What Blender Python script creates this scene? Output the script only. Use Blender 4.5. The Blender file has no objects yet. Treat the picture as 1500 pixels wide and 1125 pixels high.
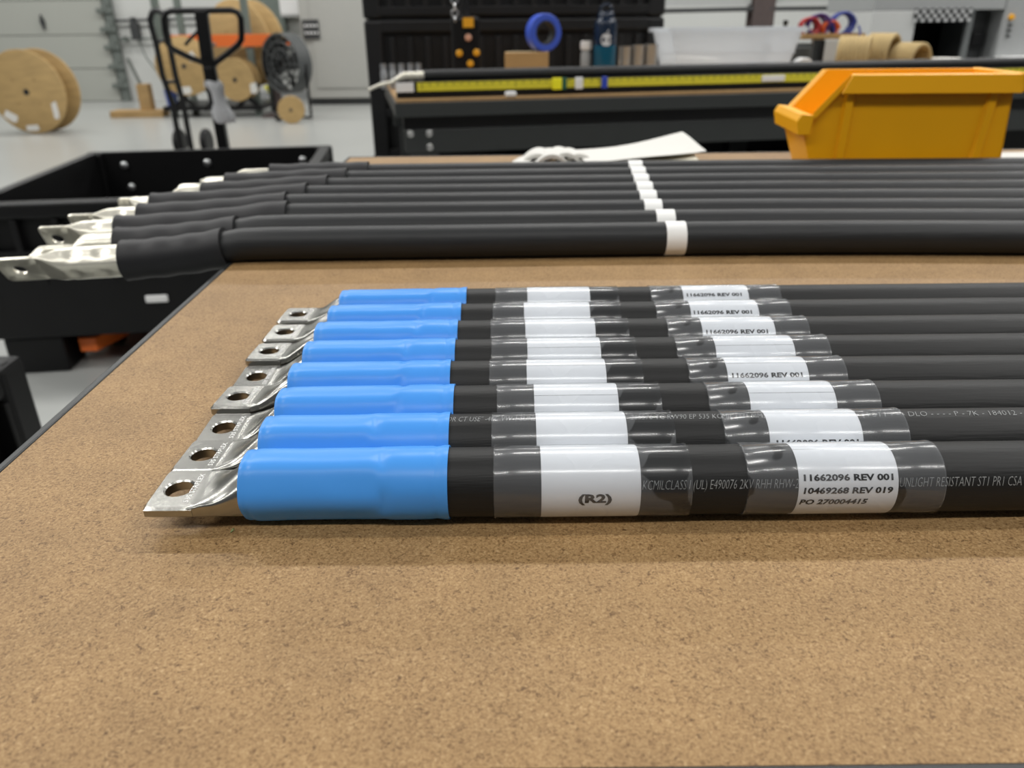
import bpy, bmesh, math, random
from mathutils import Vector, Matrix, noise as mnoise
random.seed(7)
R = math.radians
SC = bpy.context.scene
COL = SC.collection

# ------------------------------------------------------------------ camera
T = 0.915                       # bench top height
CAM = Vector((0, 0, T + 0.2115))
FPX, CX, CY = 1127.0, 750.0, 562.5
PITCH, ROLL = R(25.06), R(-0.68)
cd = bpy.data.cameras.new('camera')
cam = bpy.data.objects.new('camera', cd); COL.objects.link(cam)
MR = Matrix.Rotation(R(90) - PITCH, 4, 'X') @ Matrix.Rotation(ROLL, 4, 'Z')
cam.matrix_world = Matrix.Translation(CAM) @ MR
cd.sensor_fit = 'HORIZONTAL'; cd.sensor_width = 36.0; cd.lens = FPX / 1500 * 36
cd.clip_start = 0.02; cd.clip_end = 100
cd.dof.use_dof = True; cd.dof.focus_distance = 0.385; cd.dof.aperture_fstop = 10.5
SC.camera = cam
M3 = MR.to_3x3()

def ray(px, py):
    return M3 @ Vector(((px - CX) / FPX, -(py - CY) / FPX, -1.0))
def at(px, py, d):              # point seen at that pixel at forward distance d
    r = ray(px, py); return CAM + r * (d / r.y)
def on(px, py, z):              # point seen at that pixel on the level z
    r = ray(px, py); return CAM + r * ((z - CAM.z) / r.z)
def proj(p):
    q = M3.transposed() @ (Vector(p) - CAM)
    return CX + FPX * q.x / -q.z, CY - FPX * q.y / -q.z
def x_at(px, y, z):             # X of the point on the line (., y, z) seen at column px
    a, b = -1.0, 1.0
    for _ in range(40):
        m = (a + b) / 2
        if proj((m, y, z))[0] < px: a = m
        else: b = m
    return (a + b) / 2

# ------------------------------------------------------------------ world, light, exposure
W = bpy.data.worlds.new('world'); SC.world = W; W.use_nodes = True
W.node_tree.nodes['Background'].inputs[0].default_value = (0.93, 0.96, 1.0, 1)
W.node_tree.nodes['Background'].inputs[1].default_value = 0.20
SC.view_settings.view_transform = 'Standard'; SC.view_settings.look = 'None'
SC.view_settings.exposure = -0.78; SC.view_settings.gamma = 1.0
SC.view_settings.use_curve_mapping = False
def strip_light(x, y, z, sx, sy, power):
    l = bpy.data.lights.new('ceiling_strip_lamp', 'AREA'); l.shape = 'RECTANGLE'
    l.size = sx; l.size_y = sy; l.energy = power; l.color = (1.0, 0.985, 0.955)
    o = bpy.data.objects.new('ceiling_strip_lamp', l); COL.objects.link(o)
    o.location = (x, y, z); return o
for yy, pw in ((-2.0, 110), (4.4, 185), (11.0, 200)):
    for xx in (-9.6, -6.4, -3.2, 0.0, 3.2, 6.4):
        strip_light(xx + 0.2, yy, 5.2, 2.4, 0.28, pw)
for xx in (-4.4, 4.6): strip_light(xx, 0.9, 5.2, 2.4, 0.28, 210)

# ------------------------------------------------------------------ materials
MATS = {}
def node(nt, t, **kw):
    n = nt.nodes.new(t)
    for k, v in kw.items(): setattr(n, k, v)
    return n
def mat(name, col, rough=0.5, metal=0.0, vary=0.0, vscale=20.0, bump=0.0, bscale=200.0, spec=0.5, stretch=None, coat=0.0):
    m = bpy.data.materials.new(name); m.use_nodes = True; nt = m.node_tree
    b = nt.nodes['Principled BSDF']
    b.inputs['Base Color'].default_value = (*col, 1); b.inputs['Roughness'].default_value = rough
    b.inputs['Metallic'].default_value = metal; b.inputs['Specular IOR Level'].default_value = spec
    b.inputs['Coat Weight'].default_value = coat
    tc = node(nt, 'ShaderNodeTexCoord'); src = tc.outputs['Object']
    if stretch:
        mp = node(nt, 'ShaderNodeMapping'); mp.inputs['Scale'].default_value = stretch
        nt.links.new(src, mp.inputs[0]); src = mp.outputs[0]
    n = node(nt, 'ShaderNodeTexNoise'); n.inputs['Scale'].default_value = vscale; n.inputs['Detail'].default_value = 4
    nt.links.new(src, n.inputs['Vector'])
    mx = node(nt, 'ShaderNodeMix', data_type='RGBA')
    v = max(vary, 0.02)
    mx.inputs['A'].default_value = (*[c * (1 - v) for c in col], 1)
    mx.inputs['B'].default_value = (*[min(1, c * (1 + v)) for c in col], 1)
    nt.links.new(n.outputs['Fac'], mx.inputs['Factor']); nt.links.new(mx.outputs['Result'], b.inputs['Base Color'])
    if bump:
        n2 = node(nt, 'ShaderNodeTexNoise'); n2.inputs['Scale'].default_value = bscale; n2.inputs['Detail'].default_value = 3
        nt.links.new(src, n2.inputs['Vector'])
        bp = node(nt, 'ShaderNodeBump'); bp.inputs['Strength'].default_value = bump; bp.inputs['Distance'].default_value = 0.002
        nt.links.new(n2.outputs['Fac'], bp.inputs['Height']); nt.links.new(bp.outputs['Normal'], b.inputs['Normal'])
    MATS[name] = m
    return m

def hardboard():
    m = bpy.data.materials.new('hardboard'); m.use_nodes = True; nt = m.node_tree; L = nt.links.new
    b = nt.nodes['Principled BSDF']; b.inputs['Roughness'].default_value = 0.55
    b.inputs['Specular IOR Level'].default_value = 0.35
    tc = node(nt, 'ShaderNodeTexCoord')
    def nz(scale, detail=3, dist=0.0, rough=.55):
        n = node(nt, 'ShaderNodeTexNoise'); n.inputs['Scale'].default_value = scale
        n.inputs['Detail'].default_value = detail; n.inputs['Distortion'].default_value = dist
        n.inputs['Roughness'].default_value = rough
        L(tc.outputs['Object'], n.inputs['Vector']); return n.outputs['Fac']
    def ramp(fac, stops):
        r = node(nt, 'ShaderNodeValToRGB'); e = r.color_ramp.elements
        while len(e) < len(stops): e.new(0.5)
        for i, (p, c) in enumerate(stops): e[i].position = p; e[i].color = (*c, 1)
        L(fac, r.inputs[0]); return r.outputs[0]
    def mul(a, bb, fac=1.0, mode='MULTIPLY'):
        x = node(nt, 'ShaderNodeMix', data_type='RGBA', blend_type=mode); x.inputs['Factor'].default_value = fac
        L(a, x.inputs['A']); L(bb, x.inputs['B']); return x.outputs['Result']
    fine = ramp(nz(820, 5, 0.6), [(0.30, (.150, .080, .030)), (0.46, (.300, .182, .077)), (0.58, (.355, .225, .099)), (0.74, (.49, .335, .170))])
    mott = ramp(nz(28, 4), [(0.3, (.88, .87, .86)), (0.7, (1.06, 1.06, 1.06))])
    big = ramp(nz(4.0, 3), [(0.3, (.93, .92, .91)), (0.7, (1.05, 1.05, 1.05))])
    # short squiggly dark fibres: thin contour lines of a noise, broken up by another
    ln = nz(170, 2, 1.2)
    s = node(nt, 'ShaderNodeMath', operation='SUBTRACT'); L(ln, s.inputs[0]); s.inputs[1].default_value = .5
    a = node(nt, 'ShaderNodeMath', operation='ABSOLUTE'); L(s.outputs[0], a.inputs[0])
    fib = ramp(a.outputs[0], [(0.0, (.35, .30, .26)), (0.012, (.55, .5, .46)), (0.026, (1, 1, 1))])
    msk = ramp(nz(230, 2), [(0.52, (0, 0, 0)), (0.60, (1, 1, 1))])
    x = node(nt, 'ShaderNodeMix', data_type='RGBA'); L(msk, x.inputs['Factor']); x.inputs['A'].default_value = (1, 1, 1, 1); L(fib, x.inputs['B'])
    col = mul(mul(mul(fine, mott), big), x.outputs['Result'], .8)
    L(col, b.inputs['Base Color'])
    bp = node(nt, 'ShaderNodeBump'); bp.inputs['Strength'].default_value = .15; bp.inputs['Distance'].default_value = .0004
    L(nz(620, 3), bp.inputs['Height']); L(bp.outputs['Normal'], b.inputs['Normal'])
    MATS['hardboard'] = m; return m

def clear_film():
    m = bpy.data.materials.new('clear_film'); m.use_nodes = True; nt = m.node_tree; L = nt.links.new
    nt.nodes.remove(nt.nodes['Principled BSDF']); out = nt.nodes['Material Output']
    tc = node(nt, 'ShaderNodeTexCoord')
    n = node(nt, 'ShaderNodeTexNoise'); n.inputs['Scale'].default_value = 42; n.inputs['Detail'].default_value = 1.5
    L(tc.outputs['Object'], n.inputs['Vector'])
    r = node(nt, 'ShaderNodeValToRGB'); r.color_ramp.elements[0].position = .565; r.color_ramp.elements[0].color = (.068,) * 3 + (1,)
    r.color_ramp.elements[1].position = .58; r.color_ramp.elements[1].color = (.008,) * 3 + (1,)
    mp = node(nt, 'ShaderNodeMapping'); mp.inputs['Scale'].default_value = (20, 160, 160); L(tc.outputs['Object'], mp.inputs[0])
    n2 = node(nt, 'ShaderNodeTexNoise'); n2.inputs['Scale'].default_value = 1; L(mp.outputs[0], n2.inputs['Vector'])
    bp = node(nt, 'ShaderNodeBump'); bp.inputs['Strength'].default_value = .10; bp.inputs['Distance'].default_value = .0006
    L(n2.outputs['Fac'], bp.inputs['Height']); L(n.outputs['Fac'], r.inputs[0])
    tr = node(nt, 'ShaderNodeBsdfTransparent'); tr.inputs[0].default_value = (.93, .94, .95, 1)
    df = node(nt, 'ShaderNodeBsdfDiffuse'); df.inputs[0].default_value = (.85, .88, .92, 1)
    gl = node(nt, 'ShaderNodeBsdfGlossy'); gl.inputs['Roughness'].default_value = .18
    L(bp.outputs['Normal'], gl.inputs['Normal'])
    fr = node(nt, 'ShaderNodeFresnel'); fr.inputs['IOR'].default_value = 1.58
    ge = node(nt, 'ShaderNodeNewGeometry')      # a thin film has the same reflectance from both sides
    mr = node(nt, 'ShaderNodeMapRange'); mr.inputs['To Min'].default_value = 1.55; mr.inputs['To Max'].default_value = 1 / 1.55
    L(ge.outputs['Backfacing'], mr.inputs['Value']); L(mr.outputs[0], fr.inputs['IOR'])
    a = node(nt, 'ShaderNodeMixShader'); L(r.outputs[0], a.inputs[0]); L(tr.outputs[0], a.inputs[1]); L(df.outputs[0], a.inputs[2])
    c = node(nt, 'ShaderNodeMixShader'); L(fr.outputs[0], c.inputs[0]); L(a.outputs[0], c.inputs[1]); L(gl.outputs[0], c.inputs[2])
    L(c.outputs[0], out.inputs['Surface']); MATS['clear_film'] = m; return m

def frosted(name, col, opac):
    m = bpy.data.materials.new(name); m.use_nodes = True; nt = m.node_tree; L = nt.links.new
    nt.nodes.remove(nt.nodes['Principled BSDF']); out = nt.nodes['Material Output']
    tr = node(nt, 'ShaderNodeBsdfTransparent'); df = node(nt, 'ShaderNodeBsdfDiffuse'); df.inputs[0].default_value = (*col, 1)
    tl = node(nt, 'ShaderNodeBsdfTranslucent'); tl.inputs[0].default_value = (*col, 1)
    gl = node(nt, 'ShaderNodeBsdfGlossy'); gl.inputs['Roughness'].default_value = .25
    x = node(nt, 'ShaderNodeMixShader'); x.inputs[0].default_value = .5; L(df.outputs[0], x.inputs[1]); L(tl.outputs[0], x.inputs[2])
    a = node(nt, 'ShaderNodeMixShader'); a.inputs[0].default_value = opac; L(tr.outputs[0], a.inputs[1]); L(x.outputs[0], a.inputs[2])
    c = node(nt, 'ShaderNodeMixShader'); c.inputs[0].default_value = .05; L(a.outputs[0], c.inputs[1]); L(gl.outputs[0], c.inputs[2])
    L(c.outputs[0], out.inputs['Surface']); MATS[name] = m; return m

def perforated():
    m = mat('perforated_plate', (.012, .013, .014), .5)
    nt = m.node_tree; L = nt.links.new; b = nt.nodes['Principled BSDF']
    tc = node(nt, 'ShaderNodeTexCoord'); v = node(nt, 'ShaderNodeTexVoronoi'); v.inputs['Scale'].default_value = 29; v.inputs['Randomness'].default_value = 0.0; v.voronoi_dimensions = '2D'
    mp = node(nt, 'ShaderNodeMapping'); mp.inputs['Rotation'].default_value = (R(90), 0, 0); L(tc.outputs['Object'], mp.inputs[0]); mp2 = node(nt, 'ShaderNodeMapping'); mp2.inputs['Rotation'].default_value = (0, 0, R(45)); L(mp.outputs[0], mp2.inputs[0]); L(mp2.outputs[0], v.inputs['Vector'])
    r = node(nt, 'ShaderNodeValToRGB'); r.color_ramp.elements[0].position = .24; r.color_ramp.elements[0].color = (.55, .56, .56, 1)
    r.color_ramp.elements[1].position = .40; r.color_ramp.elements[1].color = (.015, .016, .017, 1)
    L(v.outputs['Distance'], r.inputs[0]); L(r.outputs[0], b.inputs['Base Color'])

hardboard(); clear_film(); perforated()
frosted('frosted_plastic', (.78, .81, .84), .55)
mat('cable_rubber', (.0095, .0097, .0096), .50, bump=.10, bscale=60, vary=.25, vscale=30, stretch=(1, 12, 12), spec=.33)
mat('rear_rubber', (.017, .018, .019), .48, bump=.10, bscale=40, vary=.3, vscale=25, stretch=(1, 12, 12), spec=.36)
mat('rear_shrink', (.012, .012, .0135), .55, bump=.1, bscale=30, spec=.4)
mat('blue_shrink', (.065, .298, .775), .33, bump=.14, bscale=45, vary=.04, vscale=40, spec=.30)
mat('label_white', (.74, .76, .79), .45, vary=.02)
mat('ink_black', (.012, .012, .013), .6)
mat('print_grey', (.30, .31, .31), .6)
mat('stamp_light', (.86, .86, .84), .5)
mat('tinned_copper', (.38, .376, .350), .25, metal=1.0, vary=.18, vscale=260, bump=.02, bscale=500)
mat('bright_tin', (.80, .77, .66), .36, metal=.65, vary=.10, vscale=120, bump=.15, bscale=160)
mat('band_white', (.88, .88, .86), .55)
mat('trim_grey', (.022, .024, .024), .42)
mat('frame_grey', (.026, .029, .028), .5, vary=.1)
mat('black_plastic', (.0050, .0050, .0053), .45, vary=.3, vscale=8, bump=.1, bscale=30, spec=.28)
mat('stack_plastic_lit', (.0095, .0095, .0100), .42, vary=.3, vscale=8, bump=.1, bscale=30, spec=.45)  # paler copy of the black plastic, overhead light on rims and ribs in its colour
mat('black_steel', (.0050, .0050, .0055), .42, spec=.3)
mat('bin_yellow', (.95, .45, .003), .42, vary=.04, vscale=10)
mat('paper', (.68, .67, .63), .7)
mat('paper_cream', (.66, .62, .50), .7)
mat('paper_edge', (.62, .55, .38), .8)
mat('floor_epoxy', (.37, .38, .365), .28, vary=.07, vscale=1.2, spec=.5)
mat('wall_paint', (.53, .54, .52), .7, vary=.05, vscale=.8)
mat('door_paint', (.36, .37, .335), .6, vary=.05, vscale=.7)
mat('track_steel', (.16, .18, .165), .5, metal=.3, vary=.3, vscale=9)
mat('reel_wood', (.43, .29, .12), .75, vary=.28, vscale=5, stretch=(1, 1, 4))
mat('plank_wood', (.40, .26, .11), .75, vary=.3, vscale=9)
mat('drum_wood', (.33, .215, .09), .8, vary=.3, vscale=6)
mat('orange_paint', (.80, .16, .02), .5)
mat('rack_green', (.145, .175, .155), .5, vary=.1)
mat('cabinet_grey', (.36, .36, .335), .55, vary=.04)
mat('light_grey', (.50, .51, .50), .5, vary=.04)
mat('machine_grey', (.30, .31, .31), .5, vary=.05)
mat('white_plastic', (.80, .80, .79), .4)
mat('chrome', (.46, .46, .45), .22, metal=.55, vary=.05)
mat('steel', (.55, .56, .57), .3, metal=.9)
mat('cardboard', (.42, .265, .11), .8, vary=.12, vscale=12)
mat('tape_yellow', (.66, .60, .035), .45, vary=.12, vscale=60)
mat('bright_yellow', (.90, .85, .02), .4)
mat('green_dark', (.01, .10, .06), .4)
mat('royal_blue', (.025, .06, .45), .4)
mat('tape_blue', (.045, .10, .55), .4)
mat('amber', (.75, .36, .015), .4)
mat('pinkish', (.62, .33, .22), .5)
mat('bottle_navy', (.006, .016, .038), .25)
mat('bottle_teal', (.004, .085, .155), .25)
mat('logo_grey', (.62, .65, .68), .4)
mat('louver_grey', (.13, .14, .14), .5)
mat('dark_glass', (.03, .028, .012), .2)
mat('wire_blue', (.03, .05, .28), .45)
mat('wire_red', (.45, .03, .03), .45)
mat('wire_orange', (.75, .13, .03), .45)
mat('wire_purple', (.08, .03, .18), .45)
mat('rope_tan', (.46, .345, .165), .9, vary=.2, vscale=25)
mat('column_brown', (.085, .062, .058), .6, vary=.2)
mat('pipe_dark', (.035, .037, .038), .5)
mat('fan_grey', (.06, .065, .065), .5)
mat('rag_grey', (.52, .53, .54), .9, vary=.2, vscale=25)
mat('shaving_green', (.22, .26, .10), .6)
mat('cloud_foam', (.82, .80, .74), .8)
mat('lamp_blue', (.07, .13, .48), .5)

# ------------------------------------------------------------------ mesh helpers
class MB:
    def __init__(s): s.v = []; s.f = []
    def add(s, vs, fs, M=None):
        o = len(s.v)
        for p in vs:
            p = Vector(p); s.v.append(M @ p if M else p)
        s.f += [tuple(i + o for i in f) for f in fs]; return s
    def box(s, c, d, M=None):
        x, y, z = c; a, b, e = d[0] / 2, d[1] / 2, d[2] / 2
        vs = [(x + i * a, y + j * b, z + k * e) for i in (-1, 1) for j in (-1, 1) for k in (-1, 1)]
        return s.add(vs, [(0, 1, 3, 2), (4, 6, 7, 5), (0, 4, 5, 1), (2, 3, 7, 6), (0, 2, 6, 4), (1, 5, 7, 3)], M)
    def rings(s, rs, M=None, cap=(True, True), loop=False):
        n = len(rs[0]); vs = [p for r in rs for p in r]; fs = []
        m = len(rs)
        for i in range(m if loop else m - 1):
            for j in range(n):
                k = (j + 1) % n; i2 = (i + 1) % m
                fs.append((i * n + j, i * n + k, i2 * n + k, i2 * n + j))
        if not loop:
            if cap[0]: fs.append(tuple(range(n - 1, -1, -1)))
            if cap[1]: fs.append(tuple((m - 1) * n + j for j in range(n)))
        return s.add(vs, fs, M)
    def tube(s, pts, r, seg=12, cap=True, loop=False, M=None, squash=1.0, prof=None):
        pts = [Vector(p) for p in pts]; n = len(pts); rs = []
        up = Vector((0, 0, 1)); prev = None
        for i, p in enumerate(pts):
            if loop: t = pts[(i + 1) % n] - pts[i - 1]
            else: t = pts[min(i + 1, n - 1)] - pts[max(i - 1, 0)]
            if t.length < 1e-9:
                k_ = i
                while k_ < n - 1 and (pts[k_] - p).length < 1e-9: k_ += 1
                t = pts[k_] - p
                if t.length < 1e-9:
                    k_ = i
                    while k_ > 0 and (pts[k_] - p).length < 1e-9: k_ -= 1
                    t = p - pts[k_]
            t.normalize()
            if prev is None:
                a = up if abs(t.z) < .9 else Vector((0, 1, 0))
                u = t.cross(a).normalized()
            else:
                u = (prev - t * prev.dot(t)).normalized()
            prev = u; w = u.cross(t).normalized()
            rr = r[i] if isinstance(r, (list, tuple)) else r
            rs.append([p + (u * math.cos(q) + w * math.sin(q) * squash) * rr for q in [2 * math.pi * j / seg for j in range(seg)]])
        return s.rings(rs, M, (cap, cap), loop)
    def lathe(s, prof, seg=24, M=None, loop=False):
        rs = [[(max(r, 1e-5) * math.cos(2 * math.pi * j / seg), max(r, 1e-5) * math.sin(2 * math.pi * j / seg), z) for j in range(seg)] for r, z in prof]
        return s.rings(rs, M, (True, True), loop)
    def prism(s, poly, a, b, M=None):
        n = len(poly); vs = [(x, y, a) for x, y in poly] + [(x, y, b) for x, y in poly]
        fs = [(i, (i + 1) % n, n + (i + 1) % n, n + i) for i in range(n)] + [tuple(range(n - 1, -1, -1)), tuple(range(n, 2 * n))]
        return s.add(vs, fs, M)
    def torus(s, RR, r, seg=40, ss=10, M=None, flat=1.0):
        rs = []
        for i in range(seg):
            a = 2 * math.pi * i / seg
            rs.append([((RR + r * math.cos(b)) * math.cos(a), (RR + r * math.cos(b)) * math.sin(a), flat * r * math.sin(b)) for b in [2 * math.pi * j / ss for j in range(ss)]])
        return s.rings(rs, M, loop=True)
    def cyl(s, p, q, r, seg=16, r2=None):
        return s.tube([p, q], [r, r if r2 is None else r2], seg)
    def build(s, name, m, parent=None, loc=None, rot=None, smooth=40, bevel=0, flip=True):
        me = bpy.data.meshes.new(name); me.from_pydata([tuple(p) for p in s.v], [], s.f)
        if flip:
            bm = bmesh.new(); bm.from_mesh(me); bmesh.ops.recalc_face_normals(bm, faces=bm.faces); bm.to_mesh(me); bm.free()
        me.materials.append(MATS[m] if isinstance(m, str) else m)
        if smooth:
            me.shade_smooth(); me.set_sharp_from_angle(angle=R(smooth))
        o = bpy.data.objects.new(name, me); COL.objects.link(o)
        if parent: o.parent = parent
        if loc is not None: o.location = loc
        if rot is not None: o.rotation_euler = rot
        if bevel:
            bv = o.modifiers.new('bevel', 'BEVEL'); bv.width = bevel; bv.segments = 2; bv.limit_method = 'ANGLE'
        return o

def tag(o, label, cat, group=None):
    o['label'] = label; o['category'] = cat
    if group: o['group'] = group
    return o
def thing(name, label, cat, loc=(0, 0, 0), rotz=0.0, group=None):
    o = bpy.data.objects.new(name, None); COL.objects.link(o); o.empty_display_size = .05
    o.location = loc; o.rotation_euler = (0, 0, rotz); return tag(o, label, cat, group)
def struct(o): o['kind'] = 'structure'; return o
RX, RY, RZ = (lambda a: Matrix.Rotation(R(a), 4, 'X')), (lambda a: Matrix.Rotation(R(a), 4, 'Y')), (lambda a: Matrix.Rotation(R(a), 4, 'Z'))
TR = lambda *p: Matrix.Translation(Vector(p))

def text_geo(s, size, bold=0.0, shear=0.0, align='LEFT', width=None):
    c = bpy.data.curves.new('t', 'FONT'); c.body = s; c.size = 1.0; c.resolution_u = 2
    c.offset = bold; c.shear = shear; c.align_x = align; c.fill_mode = 'FRONT'
    o = bpy.data.objects.new('t', c); COL.objects.link(o)
    dg = bpy.context.evaluated_depsgraph_get(); dg.update()
    me = o.evaluated_get(dg).to_mesh()
    vs = [v.co.copy() for v in me.vertices]; fs = [tuple(p.vertices) for p in me.polygons]
    bm = bmesh.new(); bm.from_mesh(me)
    for h_ in (-.1, .05, .2, .35, .5, .65):
        bmesh.ops.bisect_plane(bm, geom=bm.verts[:] + bm.edges[:] + bm.faces[:], plane_co=(0, h_, 0), plane_no=(0, 1, 0))
    bm.verts.index_update()
    vs = [v.co.copy() for v in bm.verts]; fs = [tuple(v.index for v in p.verts) for p in bm.faces]; bm.free()
    o.evaluated_get(dg).to_mesh_clear(); bpy.data.objects.remove(o); bpy.data.curves.remove(c)
    sy = size / 0.70            # size = cap height
    sx = sy
    if width:
        x0 = min(v.x for v in vs); x1 = max(v.x for v in vs); sx = width / (x1 - x0)
        for v in vs: v.x -= x0
    return [(v.x * sx, v.y * sy) for v in vs], fs
def wrap_text(s, size, x0, a0, rad, **kw):      # on a cylinder along X: a0 = elevation angle (deg) of the line's middle, seen from -Y
    vs, fs = text_geo(s, size, **kw)
    out = []
    for u, v in vs:
        a = R(a0) + (v - size / 2) / rad
        out.append((x0 + u, -rad * math.cos(a), rad * math.sin(a)))
    return out, fs

# ------------------------------------------------------------------ setting
YW = 14.2
m = MB(); m.box((0, 5.5, -.05), (34, 19, .1)); struct(m.build('floor', 'floor_epoxy'))
m = MB(); m.box((0, YW + .1, 2.7), (34, .2, 5.4)); struct(m.build('wall_back', 'wall_paint'))
pL = at(166, 70, YW - .1).x
d1 = bpy.data.objects.new('door_1', None); COL.objects.link(d1); struct(d1); d1.location = (pL - 2.3, YW - .06, 0)
for i in range(6):
    m = MB(); m.box((0, 0, .26 + i * .52), (4.5, .08, .51)); m.build('panel', 'door_paint', d1, bevel=.008)
m = MB(); q = at(62, 32, YW - .12) - d1.location
m.prism([(-.03, 0), (0, .11), (.04, .0), (.01, -.13)], -.02, .03, Matrix.Translation(q) @ RX(90)); m.build('door_handle', 'pipe_dark', d1)
t1 = bpy.data.objects.new('trim_1', None); COL.objects.link(t1); struct(t1); t1.location = (pL + .05, YW - .1, 0)
m = MB(); m.box((0, 0, 1.5), (.13, .09, 3)); m.build('track', 'track_steel', t1, bevel=.01)
for z in (.25, .55, .85, 1.12, 1.4):
    m = MB(); m.box((-.04, -.06, z), (.26, .05, .07)); m.box((-.02, -.07, z + .05), (.1, .05, .1)); m.build('bracket', 'track_steel', t1, bevel=.005)
m = MB(); m.box((2.5, YW - .02, .06), (14, .03, .12)); struct(m.build('baseboard_back', 'machine_grey'))
# steel column and wall girts on the right
t2 = bpy.data.objects.new('trim_2', None); COL.objects.link(t2); struct(t2)
pc = at(1114, 20, 8.8); t2.location = (pc.x, 8.8, 0)
m = MB()
for yy in (-.11, .11): m.box((0, yy, 2), (.22, .02, 4))
m.box((0, 0, 2), (.02, .22, 4)); m.build('column', 'column_brown', t2)
for i, (xa, xb, py) in enumerate(((930, 1102, 16), (1126, 1420, 12))):
    a, b = at(xa, py + 1, 8.7), at(xb, py - 3, 8.7)
    m = MB(); m.tube([a, b], .022, 8); m.build('girt_rail', 'pipe_dark').parent = t2
    COL.objects[-1].location = -t2.location
    m = MB(); m.box(((a.x + b.x) / 2, 8.78, a.z + .10), (b.x - a.x, .05, .1)); o = m.build('girt', 'light_grey', t2); o.location = -t2.location
# pipes and cords on the wall by the door
pp = at(195, 30, YW - .2)
c1 = thing('wall_conduit', 'upper thin dark pipe run along the wall right of the dock door', 'pipe', (pp.x, YW - .08, pp.z))
m = MB(); m.tube([(-.4, 0, 0), (1.1, 0, .02)], .02, 8); m.build('pipe', 'pipe_dark', c1)
for xx in (-.05, .5):
    m = MB(); m.box((xx, 0, .005), (.05, .12, .09)); m.build('clamp', 'pipe_dark', c1)
pp = at(205, 57, YW - .2)
c2 = thing('wall_conduit', 'lower thin grey pipe along the wall right of the dock door', 'pipe', (pp.x, YW - .08, pp.z))
m = MB(); m.tube([(-.45, 0, 0), (.9, 0, .01)], .015, 8); m.build('pipe', 'track_steel', c2)
m = MB(); m.box((-.3, 0, 0), (.05, .12, .07)); m.build('clamp', 'track_steel', c2)
pp = at(195, 46, YW - .2)
b1 = thing('door_opener_box', 'small dark control box on the wall beside the dock door', 'control box', (pp.x, YW - .1, pp.z))
m = MB(); m.box((0, 0, 0), (.12, .14, .26)); m.build('housing', 'pipe_dark', b1, bevel=.01)
m = MB(); m.tube([(.02, -.02, -.12), (.1, -.03, -.4), (.3, -.04, -.72), (.7, -.05, -.95)], .012, 6); m.build('cord', 'track_steel', b1)

# ------------------------------------------------------------------ work bench with the cables
def isect(p, q, r, s):
    d1 = q - p; d2 = s - r; den = d1.x * d2.y - d1.y * d2.x
    t = ((r.x - p.x) * d2.y - (r.y - p.y) * d2.x) / den; return p + d1 * t
eA, eB = on(0, 693, T), on(330, 396, T)
nA, nB = on(300, 1130, T), on(1500, 1117, T)
fA, fB = on(700, 229, T), on(1150, 223, T)
fA = Vector((fA.x, (fA.y + fB.y) / 2, T)); fB = Vector((fB.x, fA.y, T))
nl, fl = isect(eA, eB, nA, nB), isect(eA, eB, fA, fB)
XR = 1.65
nr, fr_ = Vector((XR, nl.y + (nB - nA).y / (nB - nA).x * (XR - nl.x), T)), Vector((XR, fl.y, T))
wb = thing('workbench', 'workbench with brown hardboard top and dark metal edging in the foreground', 'workbench', (.5, .8, 0))
def loc_(p): return (p.x - .5, p.y - .8)
poly = [loc_(nl), loc_(nr), loc_(fr_), loc_(fl)]
m = MB(); m.prism(poly, T - .006, T); m.build('hardboard_top', 'hardboard', wb, smooth=0)
m = MB(); m.prism(poly, T - .034, T - .006); m.build('core_board', 'plank_wood', wb, smooth=0)
for i in range(4):
    a, b = Vector((*poly[i], 0)), Vector((*poly[(i + 1) % 4], 0)); t = (b - a).normalized(); n = Vector((t.y, -t.x, 0))
    w = .005
    m = MB(); a2 = a - t * w; b2 = b + t * w
    m.prism([(p.x, p.y) for p in (a2 + n * .0003, b2 + n * .0003, b2 + n * w, a2 + n * w)], T - .036, T + .0008); m.build('edge_trim', 'trim_grey', wb, bevel=.001)
for sx, sy in ((-.52, -.5), (.95, -.5), (-.52, .42), (.95, .42)):
    m = MB(); m.box((sx, sy, (T - .036) / 2), (.06, .06, T - .036)); m.build('leg', 'frame_grey', wb, bevel=.004)
for sy in (-.5, .42):
    m = MB(); m.box((.215, sy, T - .085), (1.41, .04, .09)); m.build('rail', 'frame_grey', wb, bevel=.004)

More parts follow.
